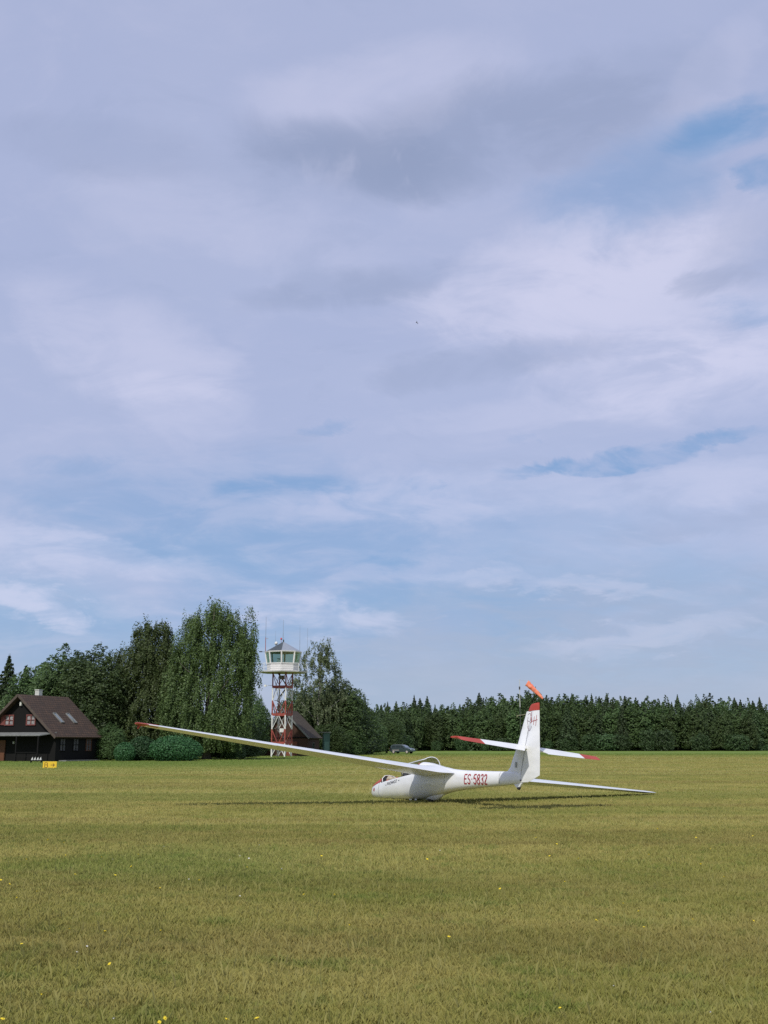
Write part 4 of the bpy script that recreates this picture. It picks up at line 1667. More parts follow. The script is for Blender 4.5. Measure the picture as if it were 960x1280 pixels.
def wing_loft(name, stations, mat, parent, side=1, x0=0.0, x1=1.0, camber=.02, defl=0.0, vertical=False):
    """stations: (span, xLE, zLE, chord, thickness, incidence deg)"""
    rings = []
    for (y, xl, zl, c, t, inc) in stations:
        sec = airfoil(t, 12, camber, x0, x1)
        ci, si = math.cos(R(inc)), math.sin(R(inc))
        rg = []
        for (u, w) in sec:
            if defl and x0 > 0:
                du, dw = u - x0, w
                cd, sd = math.cos(R(defl)), math.sin(R(defl))
                u, w = x0 + du * cd + dw * sd, -du * sd + dw * cd
            X = -u * c
            Z = w * c
            X, Z = X * ci - Z * si * -1 * 0 - 0, Z
            Xr = X * ci + Z * 0
            Zr = Z + X * si        # nose-up incidence lowers the rear
            if vertical:
                rg.append(Vector((xl + Xr, Z, y)))
            else:
                rg.append(Vector((xl + Xr, side * y, zl + Zr)))
        rings.append(rg)
    return loft(rings, name, mat, parent, auto=60)


def wst(y):
    f = (y - .6) / 7.73
    xl = .30 + f * .56
    te = -1.22 + f * 1.52
    return (y, xl, .80 + (y - .6) * .0405, xl - te, .175 - .05 * max(0, f), 3.6 - 1.6 * max(0, f))


def wings():
    for side in (1, -1):
        root = [(.20, .62, .83, 2.05, .145, 3.2), (.30, .50, .822, 1.86, .155, 3.4), (.42, .38, .81, 1.66, .165, 3.6)]
        st = root + [wst(y) for y in (.6, 1.5, 2.6, 3.8, 4.88)]
        w = wing_loft('wing', st, GEL, glider, side)
        st = [wst(y) for y in (4.88, 6.0, 7.2, 8.08)]
        wing_loft('wing_outer_panel', st, GEL, w, side, 0, .80)
        st = [wst(y) for y in (4.89, 6.0, 7.2, 8.07)]
        wing_loft('aileron', st, GEL, w, side, .806, 1.0, defl=1.5)
        a = wst(8.08)
        tips = [a, (8.2, a[1] - .02, a[2] + .004, a[3] - .04, .12, 2.0), (8.29, a[1] - .08, a[2] + .004, a[3] - .13, .12, 2), (8.34, a[1] - .20, a[2] + .006, a[3] - .33, .10, 2)]
        wing_loft('wing_tip', tips, RED if side > 0 else GEL, w, side)
        if side > 0:
            m = MB()
            m.tube([(a[1] - .12, 8.22, a[2] - .02), (a[1] - .22, 8.24, a[2] - .10), (a[1] - .36, 8.22, a[2] - .02)], [.012, .02, .012], 6)
            m.build('tip_skid', RED, w)
            q = wst(7.95)
            wing_loft('red_band', [(7.8, *wst(7.8)[1:4], wst(7.8)[4] + .012, wst(7.8)[5]), (8.06, *wst(8.06)[1:4], wst(8.06)[4] + .012, wst(8.06)[5])], RED, w, side, .55, .80)
        # faint brake slot on the upper skin
        m = MB()
        for y in (2.6,):
            s0 = wst(2.3); s1 = wst(3.5)
            z0 = s0[2] + s0[3] * .085 - .5 * s0[3] * .06
            z1 = s1[2] + s1[3] * .083 - .5 * s1[3] * .055
            m.beam((s0[1] - s0[3] * .5, side * 2.3, z0 + .012), (s1[1] - s1[3] * .5, side * 3.5, z1 + .012), .012, .004)
        m.build('brake_slot', SEAL, w)


wings()


def tail():
    # fin
    P = [(.40, -3.55, .10), (.55, -3.50, .16), (.66, -3.50, .12), (.72, -3.64, .115), (.80, -3.725, .115), (.98, -3.81, .12), (1.11, -3.88, .12), (1.3, -3.985, .12), (1.7, -4.145, .12), (2.0, -4.275, .12), (2.12, -4.325, .11)]
    hinge = lambda z: -4.20 - (z - .42) * .205
    st = []
    for (z, xl, t) in P:
        c = xl - hinge(z)
        st.append((z, xl, 0, c / .62 if z > .7 else c / .75, t * .78, 0))
    rings = []
    for (z, xl, _, c, t, _) in st:
        hx = hinge(z) + .008
        sec = airfoil(t, 12, 0, 0, (xl - hx) / c)
        rings.append([Vector((xl - u * c, w * c, z)) for u, w in sec])
    f = loft(rings, 'fin', GEL, glider, auto=60)
    # rudder
    rz = [(.415, -4.50), (.47, -4.68), (.56, -4.95), (.8, -4.945), (1.2, -4.92), (1.7, -4.88), (2.0, -4.86), (2.115, -4.85)]
    rings = []
    for z, te in rz:
        hx = hinge(z) - .012
        hw = np.interp(z, [.4, .6, 1.2, 2.12], [.030, .045, .040, .026])
        rings.append([Vector((hx, hw, z)), Vector((hx - (hx - te) * .4, hw * .75, z)), Vector((te, .003, z)), Vector((te, -.003, z)), Vector((hx - (hx - te) * .4, -hw * .75, z)), Vector((hx, -hw, z)), Vector((hx + .02, 0, z))])
    rd = loft(rings, 'rudder', GEL, glider, auto=60)
    rings = []
    for z, le, te, hw in ((2.118, -4.395, -4.85, .030), (2.18, -4.42, -4.845, .028), (2.25, -4.47, -4.84, .022), (2.285, -4.52, -4.835, .015), (2.30, -4.62, -4.832, .006)):
        rings.append([Vector((le, 0, z)), Vector((le - .05, hw, z)), Vector(((le + te) / 2, hw * .9, z)), Vector((te, .003, z)), Vector((te, -.003, z)), Vector(((le + te) / 2, -hw * .9, z)), Vector((le - .05, -hw, z))])
    loft(rings, 'rudder_tip', RED, rd, auto=60)
    m = MB()
    m.tube([Vector((hinge(z) - .002, 0, z)) for z in (.43, .8, 1.3, 1.8, 2.1)], .0, 4)
    # dark gap between fin and rudder
    m = MB()
    for s in (1, -1):
        for z0, z1 in ((.44, 1.0), (1.0, 1.35), (1.35, 1.64)):
            w0 = np.interp(z0, [.4, .6, 1.2, 2.12], [.032, .047, .042, .027]) * s
            w1 = np.interp(z1, [.4, .6, 1.2, 2.12], [.032, .047, .042, .027]) * s
            m.beam((hinge(z0) - .004, w0, z0), (hinge(z1) - .004, w1, z1), .012 if z0 < 1 else .007, .010 if z0 < 1 else .005)
    m.build('rudder_gap_seal', SEAL, rd)
    m = MB()
    m.tube([(-4.235, .05, .46), (-4.265, .055, .46)], .018, 8)
    m.build('hinge_bolt', BLACK, rd)
    # tailplane
    zt = 1.265
    for side in (1, -1):
        yr = 1.42 if side > 0 else 1.52
        def ts(y):
            f_ = y / 2.07
            return (y, -3.90 - .27 * f_, zt - .012 * f_, .95 - .44 * f_, .11, 2.2)
        s1 = wing_loft('tailplane', [ts(.03), ts(.3), ts(yr)], GEL, glider, side, 0, .58, 0)
        wing_loft('tailplane_red_tip', [ts(yr), ts(2.0), (2.07, ts(2.0)[1] - .03, zt - .012, ts(2.0)[3] - .06, .09, 1.5)], RED, s1, side, 0, .58, 0)
        DE = 21
        def te(y, cut=0):
            a = ts(y)
            return a
        e = wing_loft('elevator', [ts(.34), ts(yr)], GEL, glider, side, .595, 1.0, 0, defl=DE)
        # inboard cut-away corner
        a = ts(.34); b = ts(.16)
        def pe(y, u, w, dd=DE):
            q = ts(y)
            du = u - .595
            cd, sd = math.cos(R(dd)), math.sin(R(dd))
            uu, ww = .595 + du * cd + w * sd, -du * sd + w * cd
            return Vector((q[1] - uu * q[3], side * y, q[2] + ww * q[3] - uu * q[3] * math.sin(R(1.5))))
        m = MB()
        tri = [(.34, .595, .028), (.34, .995, .002), (.14, .66, .026), (.14, .595, .028)]
        m.add([pe(y, u, w) for y, u, w in tri] + [pe(y, u, -w) for y, u, w in tri], [(0, 1, 2, 3), (7, 6, 5, 4), (0, 4, 5, 1), (1, 5, 6, 2), (2, 6, 7, 3), (3, 7, 4, 0)])
        m.build('elevator_corner', GEL, e)
        wing_loft('elevator_red_tip', [ts(yr), ts(2.0), (2.06, ts(2.0)[1] - .03, zt - .012, ts(2.0)[3] - .06, .09, 1.5)], RED, e, side, .595, 1.0, 0, defl=DE)
    # pitot tube on the fin leading edge
    m = MB()
    m.tube([(-4.29, 0, 2.055), (-3.93, 0, 2.055), (-3.91, 0, 2.05)], .006, 6)
    m.tube([(-3.92, 0, 2.06), (-3.915, 0, 2.01)], .006, 6)
    m.build('pitot_tube', principled('brass_tube', (.50, .46, .28), .4, metal=.4), glider)
    # vent plate on the fin side
    m = MB()
    m.box((-4.03, .062, .84), (.045, .012, .13))
    m.build('vent_plate', principled('grey_plate', (.33, .35, .36), .5), f)
    # monogram on the fin and rudder
    arc = lambda cx, cz, rx, rz_, a0, a1, n=14: [(cx + rx * math.cos(R(a0 + (a1 - a0) * k / n)), cz + rz_ * math.sin(R(a0 + (a1 - a0) * k / n))) for k in range(n + 1)]

    def fin_surf(p, lift):
        x, z = p
        # fin and rudder are both about this thick up here
        hx = hinge(z)
        if x > hx:
            xl = np.interp(z, [q[0] for q in P], [q[1] for q in P])
            c = (xl - hx) / .62
            u = max(0.01, (xl - x) / c)
            w = 5 * .0936 * (.2969 * math.sqrt(u) - .126 * u - .3516 * u * u + .2843 * u ** 3 - .1015 * u ** 4) * c
        else:
            hw = float(np.interp(z, [.4, .6, 1.2, 2.12], [.030, .045, .040, .026]))
            te_ = -4.86
            s_ = (hx - x) / (hx - te_)
            w = hw * (1 - .25 * s_ / .4) if s_ < .4 else hw * .75 * (1 - (s_ - .4) / .6)
        return Vector((x, w + lift, z))
    st1 = [arc(-4.475, 1.96, .085, .10, 40, 320), arc(-4.50, 1.80, .09, .16, 200, 345), [(-4.42, 1.98), (-4.40, 1.86), (-4.45, 1.74), (-4.50, 1.66)]]
    ribbons(st1, .010, fin_surf).build('monogram', principled('dark_monogram', (.14, .05, .08), .5), f)
    st2 = [[(-4.56, 2.085), (-4.555, 1.98), (-4.545, 1.90)], arc(-4.545, 1.875, .04, .05, 90, 300), [(-4.52, 2.02), (-4.55, 1.99), (-4.58, 1.92), (-4.56, 1.84)],
           [(-4.68, 1.97), (-4.655, 1.77)], [(-4.765, 2.0), (-4.74, 1.74)], [(-4.60, 1.86), (-4.70, 1.87), (-4.80, 1.89)]]
    ribbons(st2, .013, fin_surf).build('monogram', DARKRED, rd)
    # tail wheel
    m = MB()
    m.prism([(-3.93, 0, .38), (-4.28, 0, .40), (-4.17, 0, .30), (-4.05, 0, .29)], (0, -.03, 0), (0, .03, 0))
    fk = m.build('tail_wheel_fairing', GEL, glider, bevel=.008)
    m = MB()
    m.tube([(-4.12, -.028, .30), (-4.12, -.02, .30), (-4.12, .02, .30), (-4.12, .028, .30)], [.045, .058, .058, .045], 16)
    m.build('tail_wheel', BLACK, glider, smooth=True)


tail()


def gear():
    # main wheel fairing blister and the wheel in it
    rings = []
    for x, w, z0 in ((.42, .01, .10), (.30, .07, .075), (.10, .12, .045), (-.12, .135, .035), (-.32, .12, .055), (-.50, .08, .12), (-.66, .02, .20)):
        rg = []
        for k in range(16):
            a = 2 * math.pi * k / 16
            zz_ = z0 + (.42 - z0) * (1 + math.cos(a)) / 2
            rg.append(Vector((x, w * math.sin(a), zz_)))
        rings.append(rg)
    loft(rings, 'wheel_fairing', GEL, glider)
    m = MB()
    m.tube([(0.0, -.07, .185), (0.0, -.05, .185), (0.0, .05, .185), (0.0, .07, .185)], [.14, .185, .185, .14], 24)
    w = m.build('main_wheel', BLACK, glider, smooth=True, auto=40)
    m = MB()
    m.tube([(0.0, -.074, .185), (0.0, .074, .185)], .08, 14)
    m.build('rim', SILVER, w)
    m = MB()
    m.tube([(.95, -.04, .115), (.95, -.03, .115), (.95, .03, .115), (.95, .04, .115)], [.06, .08, .08, .06], 16)
    m.build('nose_wheel', BLACK, glider, smooth=True, auto=40)
    m = MB()
    m.box((1.05, .07, .09), (.16, .012, .07)).box((.72, .09, .075), (.1, .012, .05))
    m.build('wheel_door', GEL, glider)
    # tow hook dot and static ports
    m = MB()
    for (x, z, r_) in ((.05, .36, .012), (-.35, .42, .014)):
        y = side_y(x, z)
        m.tube([(x, y - .01, z), (x, y + .004, z)], r_, 8)
    m.build('static_port', BLACK, glider)


gear()


def cockpit():
    # red anti-glare coaming on the nose before the windscreen
    rings = []
    for x in (3.20, 3.12, 3.02, 2.9, 2.75, 2.62, 2.515):
        zb, zt, hw = smoothst(x)
        rg = []
        for k in range(13):
            a = R(-66 + 132 * k / 12)
            r = ring(x)
            zm = zb + (zt - zb) * .47
            f = .010 + (3.20 - x) * .03
            yy = (hw + .006) * math.copysign(abs(math.sin(a)) ** .82, math.sin(a))
            zz_ = zm + (zt + f - zm) * math.cos(a) ** .82
            rg.append(Vector((x, yy, zz_)))
        rings.append(rg)
    loft(rings, 'coaming', RED, glider, cap0=False, cap1=False, closed=False)
    # windscreen hoop at the front of the opening
    m = MB()
    zb, zt, hw = smoothst(2.93)
    m.tube([(2.38, -.292, .56), (2.46, -.27, .68), (2.52, -.16, .775), (2.54, 0, .80), (2.52, .16, .775), (2.46, .27, .68), (2.38, .292, .56)], .011, 8)
    m.build('windscreen_frame', GEL, glider, smooth=True)
    # instrument pods
    for (x, z, s) in ((2.30, .58, 1.0), (1.35, .66, 1.1)):
        m = MB()
        m.prism([(x + .10, 0, z + .08 * s), (x - .02, 0, z + .10 * s), (x - .10, 0, z - .18), (x + .1, 0, z - .2)], (0, -.14 * s, 0), (0, .14 * s, 0))
        ip = m.build('instrument_panel', BLACK, glider, bevel=.02)
        m = MB()
        for (yy, zz_) in ((-.06, .01), (.06, .01), (0, -.09)):
            c0 = Vector((x - .05 + zz_ * .3, yy * s, z + zz_))
            m.tube([c0, c0 + Vector((-.018, 0, .003))], .036 * s, 14)
        m.build('dial', principled('dial_face', (.35, .35, .34), .3), ip)
    # seats with cushions and belts
    for (x, hz, c) in ((1.72, .60, BEIGE), (.62, .68, SKINRED)):
        m = MB()
        prof = [(x + .55, .30), (x + .25, .24), (x + .02, .26), (x - .14, .46), (x - .26, hz + .12)]
        th = .05
        for (a, b) in zip(prof, prof[1:]):
            m.beam((a[0], 0, a[1]), (b[0], 0, b[1]), .40, th)
        m.build('seat', DKGREY, glider, bevel=.01)
        m = MB()
        m.tube([(x - .245, -.12, hz + .16), (x - .25, 0, hz + .17), (x - .245, .12, hz + .16)], [.06, .085, .06], 10)
        m.build('headrest', BLACK, glider, smooth=True)
        m = MB()
        for s in (-1, 1):
            m.beam((x - .18, s * .09, hz + .06), (x - .08, s * .11, .42), .05, .012)
            m.beam((x - .08, s * .11, .42), (x + .12, s * .08, .33), .05, .012)
        m.build('seat_belt', c, glider)
    # bright bundled cushion and straps laid over the left sill of the front seat
    m = MB()
    m.tube([(2.34, .10, .58), (2.28, .15, .66), (2.18, .18, .68), (2.02, .20, .66), (1.82, .23, .655), (1.66, .25, .67)], [.035, .075, .085, .055, .045, .02], 10)
    m.tube([(2.36, .14, .60), (2.32, .22, .585), (2.24, .26, .59)], [.02, .03, .02], 8)
    m.build('cushion', BEIGE, glider, smooth=True)
    m = MB()
    m.tube([(2.26, .19, .60), (2.18, .255, .61), (2.08, .27, .615)], [.02, .03, .015], 8)
    m.tube([(1.75, .20, .66), (1.62, .24, .68)], [.02, .03], 8)
    m.build('strap', SKINRED, glider, smooth=True)
    # rear black headrest block seen over the sill, canopy stay
    m = MB()
    m.box((.80, .10, .80), (.16, .22, .24))
    m.build('headrest', BLACK, glider, bevel=.05)
    m = MB()
    m.tube([(1.52, .12, .60), (1.66, .10, .95)], .013, 8)
    m.build('canopy_stay', BLACK, glider)
    m = MB()
    m.tube([(1.34, -.26, 1.02), (1.27, -.24, 1.07), (1.18, -.22, 1.10), (1.10, -.25, 1.04)], [.03, .045, .04, .03], 10)
    m.build('cushion', SKINRED, glider, smooth=True)
    m = MB()
    m.prism([(1.95, 0, .98), (1.3, 0, 1.12), (1.15, 0, 1.0), (1.7, 0, .90)], (0, -.33, 0), (0, -.29, 0))
    m.build('side_pocket', DKGREY, glider)
    # control sticks
    m = MB()
    m.tube([(2.12, 0, .25), (2.06, 0, .5)], .014, 8)
    m.tube([(1.05, 0, .25), (1.0, 0, .55)], .014, 8)
    m.build('control_stick', BLACK, glider)

    # canopy: hinged on the right sill and swung open
    OPEN = R(58)
    hx_y = lambda x: -max(.05, side_y(x, sill_z(x)) - .01)

    def cpt(x, a):
        """closed-canopy point at angle a (0 left sill .. 180 right sill)"""
        zs = sill_z(x) + .012
        ys = max(.05, side_y(x, sill_z(x)) - .01)
        zb, zt, hw = smoothst(x)
        top = zt - zs + .06
        return Vector((x, -ys + ys * .80 * (1 + math.cos(a)), zs + top * .92 * max(0.0, math.sin(a)) ** .8))

    hz_ax = [(CK0 + .02), (CK1 - .03)]
    A = Vector((hz_ax[0], hx_y(hz_ax[0]), sill_z(hz_ax[0]) + .02))
    B = Vector((hz_ax[1], hx_y(1.8), sill_z(hz_ax[1]) + .02))
    axis = (B - A).normalized()
    Mr = Matrix.Translation(A) @ Matrix.Rotation(-OPEN, 4, axis) @ Matrix.Translation(-A)
    tst = Mr @ Vector((1.3, .25, .7))
    if tst.z < .75:
        Mr = Matrix.Translation(A) @ Matrix.Rotation(OPEN, 4, axis) @ Matrix.Translation(-A)
    xs = np.linspace(CK0 + .16, CK1 - .02, 18)
    rings = [[Mr @ cpt(float(x), math.pi * k / 16) for k in range(17)] for x in xs]
    can = loft(rings, 'canopy_glass', PLEXI, glider, cap0=False, cap1=False, closed=False)
    m = MB()
    m.tube([Mr @ cpt(float(x), 0) for x in xs], .014, 8)
    m.tube([Mr @ cpt(float(x), math.pi) for x in xs], .012, 8)
    m.tube([Mr @ cpt(float(xs[0]), math.pi * k / 16) for k in range(17)], .012, 8)
    m.tube([Mr @ cpt(float(xs[-1]), math.pi * k / 16) for k in range(17)], .009, 8)
    m.build('canopy_frame', GEL, glider, smooth=True)


cockpit()


def lettering():
    # registration on the left side of the tail boom; text runs nose -> tail, so x decreases
    def surf(p, lift):
        x, z = -p[0], p[1]
        return Vector((x, side_y(x, z) + lift, z))
    cw, gap = .110, .046
    st = text_strokes('ES-5832', 1.90, .428, cw, .235, gap, slant=0, slope=-.035)
    # the slope follows the boom
    ribbons(st, .034, surf).build('registration_lettering', DARKRED, fus)
    st = text_strokes('PUCHACZ', -2.02, .47, .055, .072, .032, slant=.15, slope=.13)
    st.insert(0, [(-2.14, .475), (-2.07, .48)])
    st.append([(-1.34, .585), (-1.28, .59)])
    ribbons(st, .015, surf).build('name_lettering', principled('dark_lettering', (.06, .06, .08), .5), fus)
    # red round mark on the nose
    m = MB()
    n = 16
    c = Vector((2.98, 0, .375))
    pts = [Vector((c.x + .055 * math.cos(2 * math.pi * k / n), 0, c.z + .055 * math.sin(2 * math.pi * k / n))) for k in range(n)]
    pts = [Vector((p.x, side_y(p.x, p.z) + .005, p.z)) for p in pts] + [Vector((c.x, side_y(c.x, c.z) + .006, c.z))]
    m.add(pts, [(k, (k + 1) % n, n) for k in range(n)])
    m.build('nose_mark', DARKRED, fus)
    m = MB()
    y = side_y(3.02, .50)
    m.tube([(3.02, y - .01, .50), (3.02, y + .004, .50)], .016, 8)
    m.build('vent_hole', DKGREY, fus)


lettering()


def seams():
    """thin panel joints: nose cone, wing root fairing, tail joint"""
    for nm, x, z0, z1 in (('panel_joint', 2.62, .20, .56), ('panel_joint', -.98, .36, .80), ('panel_joint', -3.42, .40, .68)):
        m = MB()
        zs = np.linspace(z0, z1, 14)
        pts = [Vector((x, side_y(x, float(z)) + .002, float(z))) for z in zs]
        for a, b in zip(pts, pts[1:]):
            m.beam(a, b, .006, .004)
        m.build(nm, SEAL, fus)


seams()


# ------------------------------------------------------------------ yellow sign
def sign():
    Y = 76.0
    v_mid = 956.3
    c = at(62.3, v_mid, Y)
    w, h = 16.6 / F * Y, 8.4 / F * Y
    s = empty('direction_sign', (c.x, Y, 0), R(4), 'small yellow board sign with letter B and arrow on the grass before the house', 'sign')
    yel = principled('yellow_panel', (.78, .52, .03), .5, var=.08, scale=2)
    m = MB()
    m.box((0, 0, c.z), (w, .06, h))
    p = m.build('panel', yel, s, bevel=.01)
    for x in (-.32, .32):
        m = MB()
        m.box((x, .02, (c.z - h / 2) / 2), (.04, .03, max(.02, c.z - h / 2)))
        m.build('leg', DKGREY, s)

    def surf(q, lift):
        return Vector((q[0], -.03 - lift, q[1]))
    dk = principled('sign_brown_black', (.10, .03, .01), .6)
    st = text_strokes('B', -w * .36, c.z - h * .33, w * .22, h * .66, .02)
    ribbons(st, .034, surf).build('letter', dk, p)
    x0, x1, z = w * .07, w * .34, c.z
    st = [[(x0, z), (x1, z)], [(x1 - .10, z + .10), (x1, z), (x1 - .10, z - .10)]]
    ribbons(st, .038, surf).build('arrow', dk, p)


sign()


# white marker post
def post():
    g = gpos(453, 186)
    m = MB()
    m.tube([(0, 0, 0), (0, 0, .5), (0, 0, .56)], [.17, .16, .05], 10)
    o = m.build('marker_post', PLASTER, None, smooth=True, auto=40)
    o.location = g
    tag(o, 'short whitish marker post on the grass left of the parked car', 'post')


post()


# ------------------------------------------------------------------ parked car
def car():
    Y = 200
    g = gpos(503, Y)
    # car x axis = nose direction: to the right and somewhat towards us
    c = empty('parked_car', g, R(-30), 'dark teal estate car parked at the forest edge, nose to the right', 'car')
    PAINT = principled('dark_teal_paint', (0.07, 0.10, 0.105), .3, metal=.3, coat=.5, var=.1)
    GLS = principled('car_glass', (.03, .04, .045), .05, spec=.9)
    TRIM = principled('pale_plastic_trim', (.45, .40, .37), .6)
    L2 = 2.1
    body = [(-L2, .42), (-L2 - .02, .85), (-L2 + .08, .98), (-L2 + .28, 1.48), (-1.2, 1.56), (.25, 1.53), (.55, 1.42), (1.05, 1.02), (1.95, .88), (2.15, .66), (2.15, .40), (1.75, .30), (-1.8, .30)]
    # cross sections by stretching the side outline inwards near the roof
    m = MB()
    n = len(body)
    W = .85
    wid = lambda z: W if z < 1.0 else W - (z - 1.0) * .28
    L_ = [Vector((x, -wid(z), z)) for x, z in body]
    R_ = [Vector((x, wid(z), z)) for x, z in body]
    m.add(L_ + R_, [tuple(range(n)), tuple(range(n, 2 * n))[::-1]] + [(i, i + n, (i + 1) % n + n, (i + 1) % n) for i in range(n)])
    m.build('body', PAINT, c, bevel=.03)
    # windows
    for s in (-1, 1):
        for poly in ([(-1.72, 1.03), (-1.62, 1.40), (-.95, 1.44), (-.95, 1.03)], [(-.88, 1.03), (-.88, 1.44), (.02, 1.43), (.02, 1.03)], [(.09, 1.03), (.09, 1.42), (.42, 1.37), (.82, 1.03)]):
            m = MB()
            pts = [Vector((x, s * (wid(z) + .012), z)) for x, z in poly]
            m.prism(pts, (0, 0, 0), (0, -s * .01, 0))
            m.build('window', GLS, c)
    for poly, nm in ((((.60, 1.40), (1.03, 1.06)), 'windscreen'), (((-L2 + .10, 1.04), (-L2 + .25, 1.42)), 'rear_window')):
        (x0, z0), (x1, z1) = poly
        off = .035 if nm == 'windscreen' else -.03
        m = MB()
        pts = [Vector((x0 + off, -wid(z0) + .12, z0 + .02)), Vector((x0 + off, wid(z0) - .12, z0 + .02)), Vector((x1 + off, wid(z1) - .10, z1 + .02)), Vector((x1 + off, -wid(z1) + .10, z1 + .02))]
        m.prism(pts, (0, 0, 0), (.01 if off > 0 else -.01, 0, 0))
        m.build(nm, GLS if nm != 'windscreen' else principled('windscreen_glass', (.25, .3, .33), .05, metal=.5), c)
    for (x, s) in ((-1.35, -1), (1.35, -1), (-1.35, 1), (1.35, 1)):
        m = MB()
        y = s * (W - .10)
        m.tube([(x, y - .1, .32), (x, y - .09, .32), (x, y + .09, .32), (x, y + .1, .32)], [.27, .32, .32, .27], 18)
        w = m.build('wheel', BLACK, c, smooth=True, auto=40)
        m = MB()
        m.tube([(x, y + s * .085, .32), (x, y + s * .115, .32)], [.23, .2], 14)
        m.build('rim', TRIM, w)
    m = MB()
    m.box((-L2 - .04, 0, .52), (.14, 1.66, .24))
    m.build('bumper', TRIM, c, bevel=.03)
    m = MB()
    m.box((2.16, 0, .48), (.12, 1.66, .2))
    m.build('bumper', PAINT, c, bevel=.03)
    for s in (-1, 1):
        m = MB()
        m.box((2.06, s * .64, .74), (.14, .3, .14))
        m.build('headlight', principled('lamp_glass', (.6, .62, .62), .1, spec=.8), c, bevel=.02)
        m = MB()
        m.box((-L2 - .0, s * .74, .86), (.08, .16, .3))
        m.build('tail_light', RED, c, bevel=.02)
        m = MB()
        m.beam((-1.6, s * .62, 1.60), (.1, s * .62, 1.585), .04)
        m.build('roof_rail', SILVER, c)
        m = MB()
        m.box((.72, s * (W + .09), 1.05), (.1, .16, .12))
        m.build('side_mirror', PAINT, c, bevel=.02)
    m = MB()
    m.box((-.9, -W - .012, .62), (1.4, .02, .10))
    m.build('side_moulding', TRIM, c)


car()


# ------------------------------------------------------------------ windsock
def windsock():
    Y = 100.0
    w = empty('windsock', gpos(651.8, Y), 0, 'orange windsock hanging from a slim mast behind the glider fin', 'windsock')
    z = lambda v: at(652, v, Y).z
    ppm = F / Y
    m = MB()
    m.cur = 0
    m.tube([(0, 0, 0), (0, 0, z(884))], .045, 8)
    m.cur = 1
    m.tube([(0, 0, z(884)), (0, 0, z(849.5))], [.035, .025], 8)
    m.build('mast', [principled('dark_mast', (.04, .05, .04), .7), principled('pale_mast', (.5, .52, .5), .5)], w)
    m = MB()
    m.box((0, 0, z(860)), (.12, .12, .26))
    m.build('sensor', DKGREY, w)
    m = MB()
    m.beam((0, 0, z(849.8)), (.62, 0, z(851.3)), .014)
    m.build('arm', SILVER, w)
    # sock: sagging tapered sleeve of five bays
    p0 = Vector(((660.8 - 651.8) / ppm, 0, z(854.8)))
    p1 = Vector(((679.5 - 651.8) / ppm, -.25, z(873.5)))
    rings = []
    N = 26
    for i in range(N + 1):
        t = i / N
        c = p0.lerp(p1, t) + Vector((0, 0, .10 * math.sin(t * math.pi) + (.06 if t < .12 else 0)))
        d = (p1 - p0).normalized()
        if t < .1:
            d = d.lerp(Vector((.8, 0, .1)), .3).normalized()
        up = Vector((0, 1, 0))
        a1 = d.cross(up).normalized()
        a2 = d.cross(a1)
        r = (.19 * (1 - t) ** .8 + .085) * (1 + .06 * math.sin(t * 31))
        rg = []
        for k in range(18):
            a = 2 * math.pi * k / 18
            q = r * (1 + .10 * math.sin(3 * a + t * 9))
            rg.append(c + a1 * math.cos(a) * q + a2 * math.sin(a) * q * .8)
        rings.append(rg)
    loft(rings, 'sock', principled('faded_orange_cloth', (.78, .17, .09), .8, base2=(.82, .30, .18), scale=2.5, bump=.3), w, cap0=False, cap1=False)
    m = MB()
    n = 18
    m.tube([rings[0][k % n] for k in range(n + 1)], .012, 5, cap=False)
    m.build('hoop', SILVER, w)


windsock()


# ------------------------------------------------------------------ bird
def bird():
    p = at(521, 403.5, 150)
    m = MB()
    m.tube([(-.16, 0, 0), (-.10, 0, .015), (.02, 0, .02), (.13, 0, .01), (.19, 0, 0)], [.008, .035, .05, .035, .010], 8)
    m.add([(-.02, .02, .03), (.10, .02, .03), (.04, .20, .12), (-.06, .34, .07), (-.04, .18, .10)], [(0, 1, 2, 4), (4, 2, 3)])
    m.add([(-.02, -.02, .03), (.10, -.02, .03), (.04, -.20, .12), (-.06, -.34, .07), (-.04, -.18, .10)], [(0, 4, 2, 1), (4, 3, 2)])
    m.add([(-.14, .01, 0), (-.14, -.01, 0), (-.27, -.05, -.005), (-.27, .05, -.005)], [(0, 1, 2, 3)])
    o = m.build('bird', principled('dark_plumage', (.03, .03, .035), .8), None)
    o.location = p
    o.rotation_euler = (R(35), R(-20), R(150))
    tag(o, 'tiny dark bird flying high in the middle of the cloudy sky', 'bird')


bird()

# ------------------------------------------------------------------ flowers in the turf
YEL = principled('yellow_petals', (.80, .62, .03), .7, var=.15, scale=60)
WHT = principled('white_petals', (.70, .68, .62), .8, var=.15, scale=60)
STEM = principled('flower_stem', (.08, .12, .03), .7)


def flower_meshes(mat, nm):
    m = MB()
    n = 12
    r = random.Random(3)
    for k in range(n):
        a = 2 * math.pi * k / n
        a1, a2 = a - .22, a + .22
        R1 = .016 * r.uniform(.85, 1.1)
        m.add([(0, 0, 0), (R1 * math.cos(a1), R1 * math.sin(a1), .004), (R1 * 1.12 * math.cos(a), R1 * 1.12 * math.sin(a), .006), (R1 * math.cos(a2), R1 * math.sin(a2), .004)], [(0, 1, 2, 3)])
    m.tube([(0, 0, -.006), (0, 0, .002), (0, 0, .008)], [.004, .008, .004], 8)
    o = m.build('flower_head', mat, None)
    me = o.data
    bpy.data.objects.remove(o)
    m = MB()
    m.tube([(0, 0, -1), (.06, .02, -.5), (0, 0, 0)], [.0016, .0013, .0012], 5)
    o = m.build('stem', STEM, None)
    ms = o.data
    bpy.data.objects.remove(o)
    return me, ms


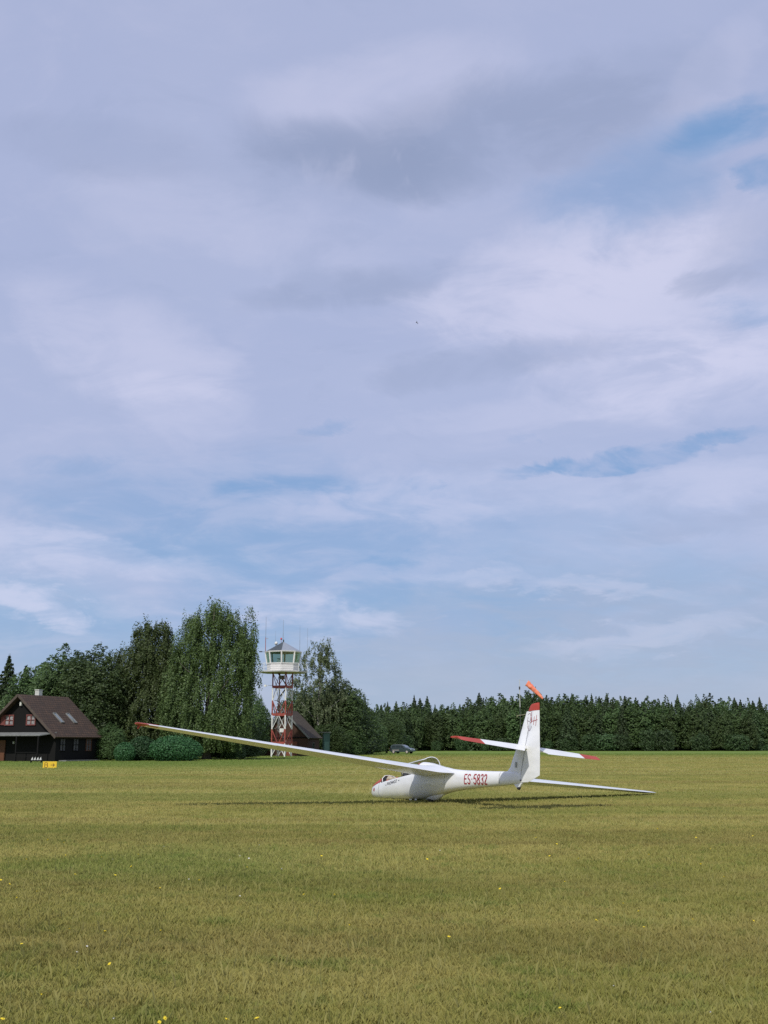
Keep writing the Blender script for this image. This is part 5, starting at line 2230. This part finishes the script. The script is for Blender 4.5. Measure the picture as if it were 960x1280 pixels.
fy = flower_meshes(YEL, 'yellow')
fw = flower_meshes(WHT, 'white')
ypx = [(33, 1074), (82, 1069), (127, 1071), (94, 1093), (144, 1094), (21, 1122), (46, 1114), (200, 1110), (309, 1084), (380, 1118), (418, 1118), (437, 1156), (201, 1163),
       (131, 1164), (87, 1161), (27, 1180), (137, 1205), (52, 1243), (3, 1274), (206, 1273), (199, 1278), (283, 1274), (321, 1273), (249, 1100), (173, 1068), (402, 1070), (1, 1100),
       (687, 1070), (723, 1073), (534, 1074), (625, 1111), (706, 1102), (905, 1096), (866, 1149), (942, 1151), (805, 1159), (561, 1171), (700, 1260), (822, 1036), (811, 1068),
       (876, 1080), (941, 1045), (798, 1139), (779, 1129), (670, 1047), (696, 1055), (60, 1049), (80, 1053), (400, 1041), (12, 1105), (164, 1083), (59, 1050), (888, 1061), (870, 1047), (745, 1150)]
wpx = [(141, 1074), (324, 1056), (287, 1075), (142, 1273), (888, 1265), (236, 1099), (300, 1070), (311, 1073), (109, 1183), (96, 1190), (352, 1086), (205, 1058), (300, 1120), (550, 1063), (767, 1232)]
fr2 = random.Random(12)
for lst, (me, ms), lab, cat, grp in ((ypx, fy, 'small yellow flower on thin stem', 'flower', 'yellow flowers in the grass'),
                                (wpx, fw, 'small white flower low down', 'flower', 'white flowers in the grass')):
    for (u, v) in lst:
        small = .5 if 'white' in lab else .68
        zf = fr2.uniform(.07, .12)
        d = ray(u, v)
        t_ = (zf - H) / d.z
        p = Vector((0, 0, H)) + d * t_
        side_ = 'left' if u < 320 else 'middle' if u < 640 else 'right'
        dist = 'at the very bottom edge' if v > 1235 else 'in the near grass' if v > 1135 else 'farther out in the grass' if v > 1085 else 'well out towards the glider'
        o = empty('flower', (p.x, p.y, zf), fr2.uniform(0, 6.28), '%s, %s, %s' % (lab, side_, dist), cat, grp)
        s = small * fr2.uniform(.85, 1.25) * (1.0 + min(1.0, max(0, (p.y - 9) / 14)) * .5)
        hd = link('flower_head', me, None, o)
        hd.scale = (s, s, s)
        hd.rotation_euler = (fr2.uniform(.0, .7), fr2.uniform(-.4, .4), 0)
        st_ = link('stem', ms, None, o)
        st_.scale = (.12, .12, zf)
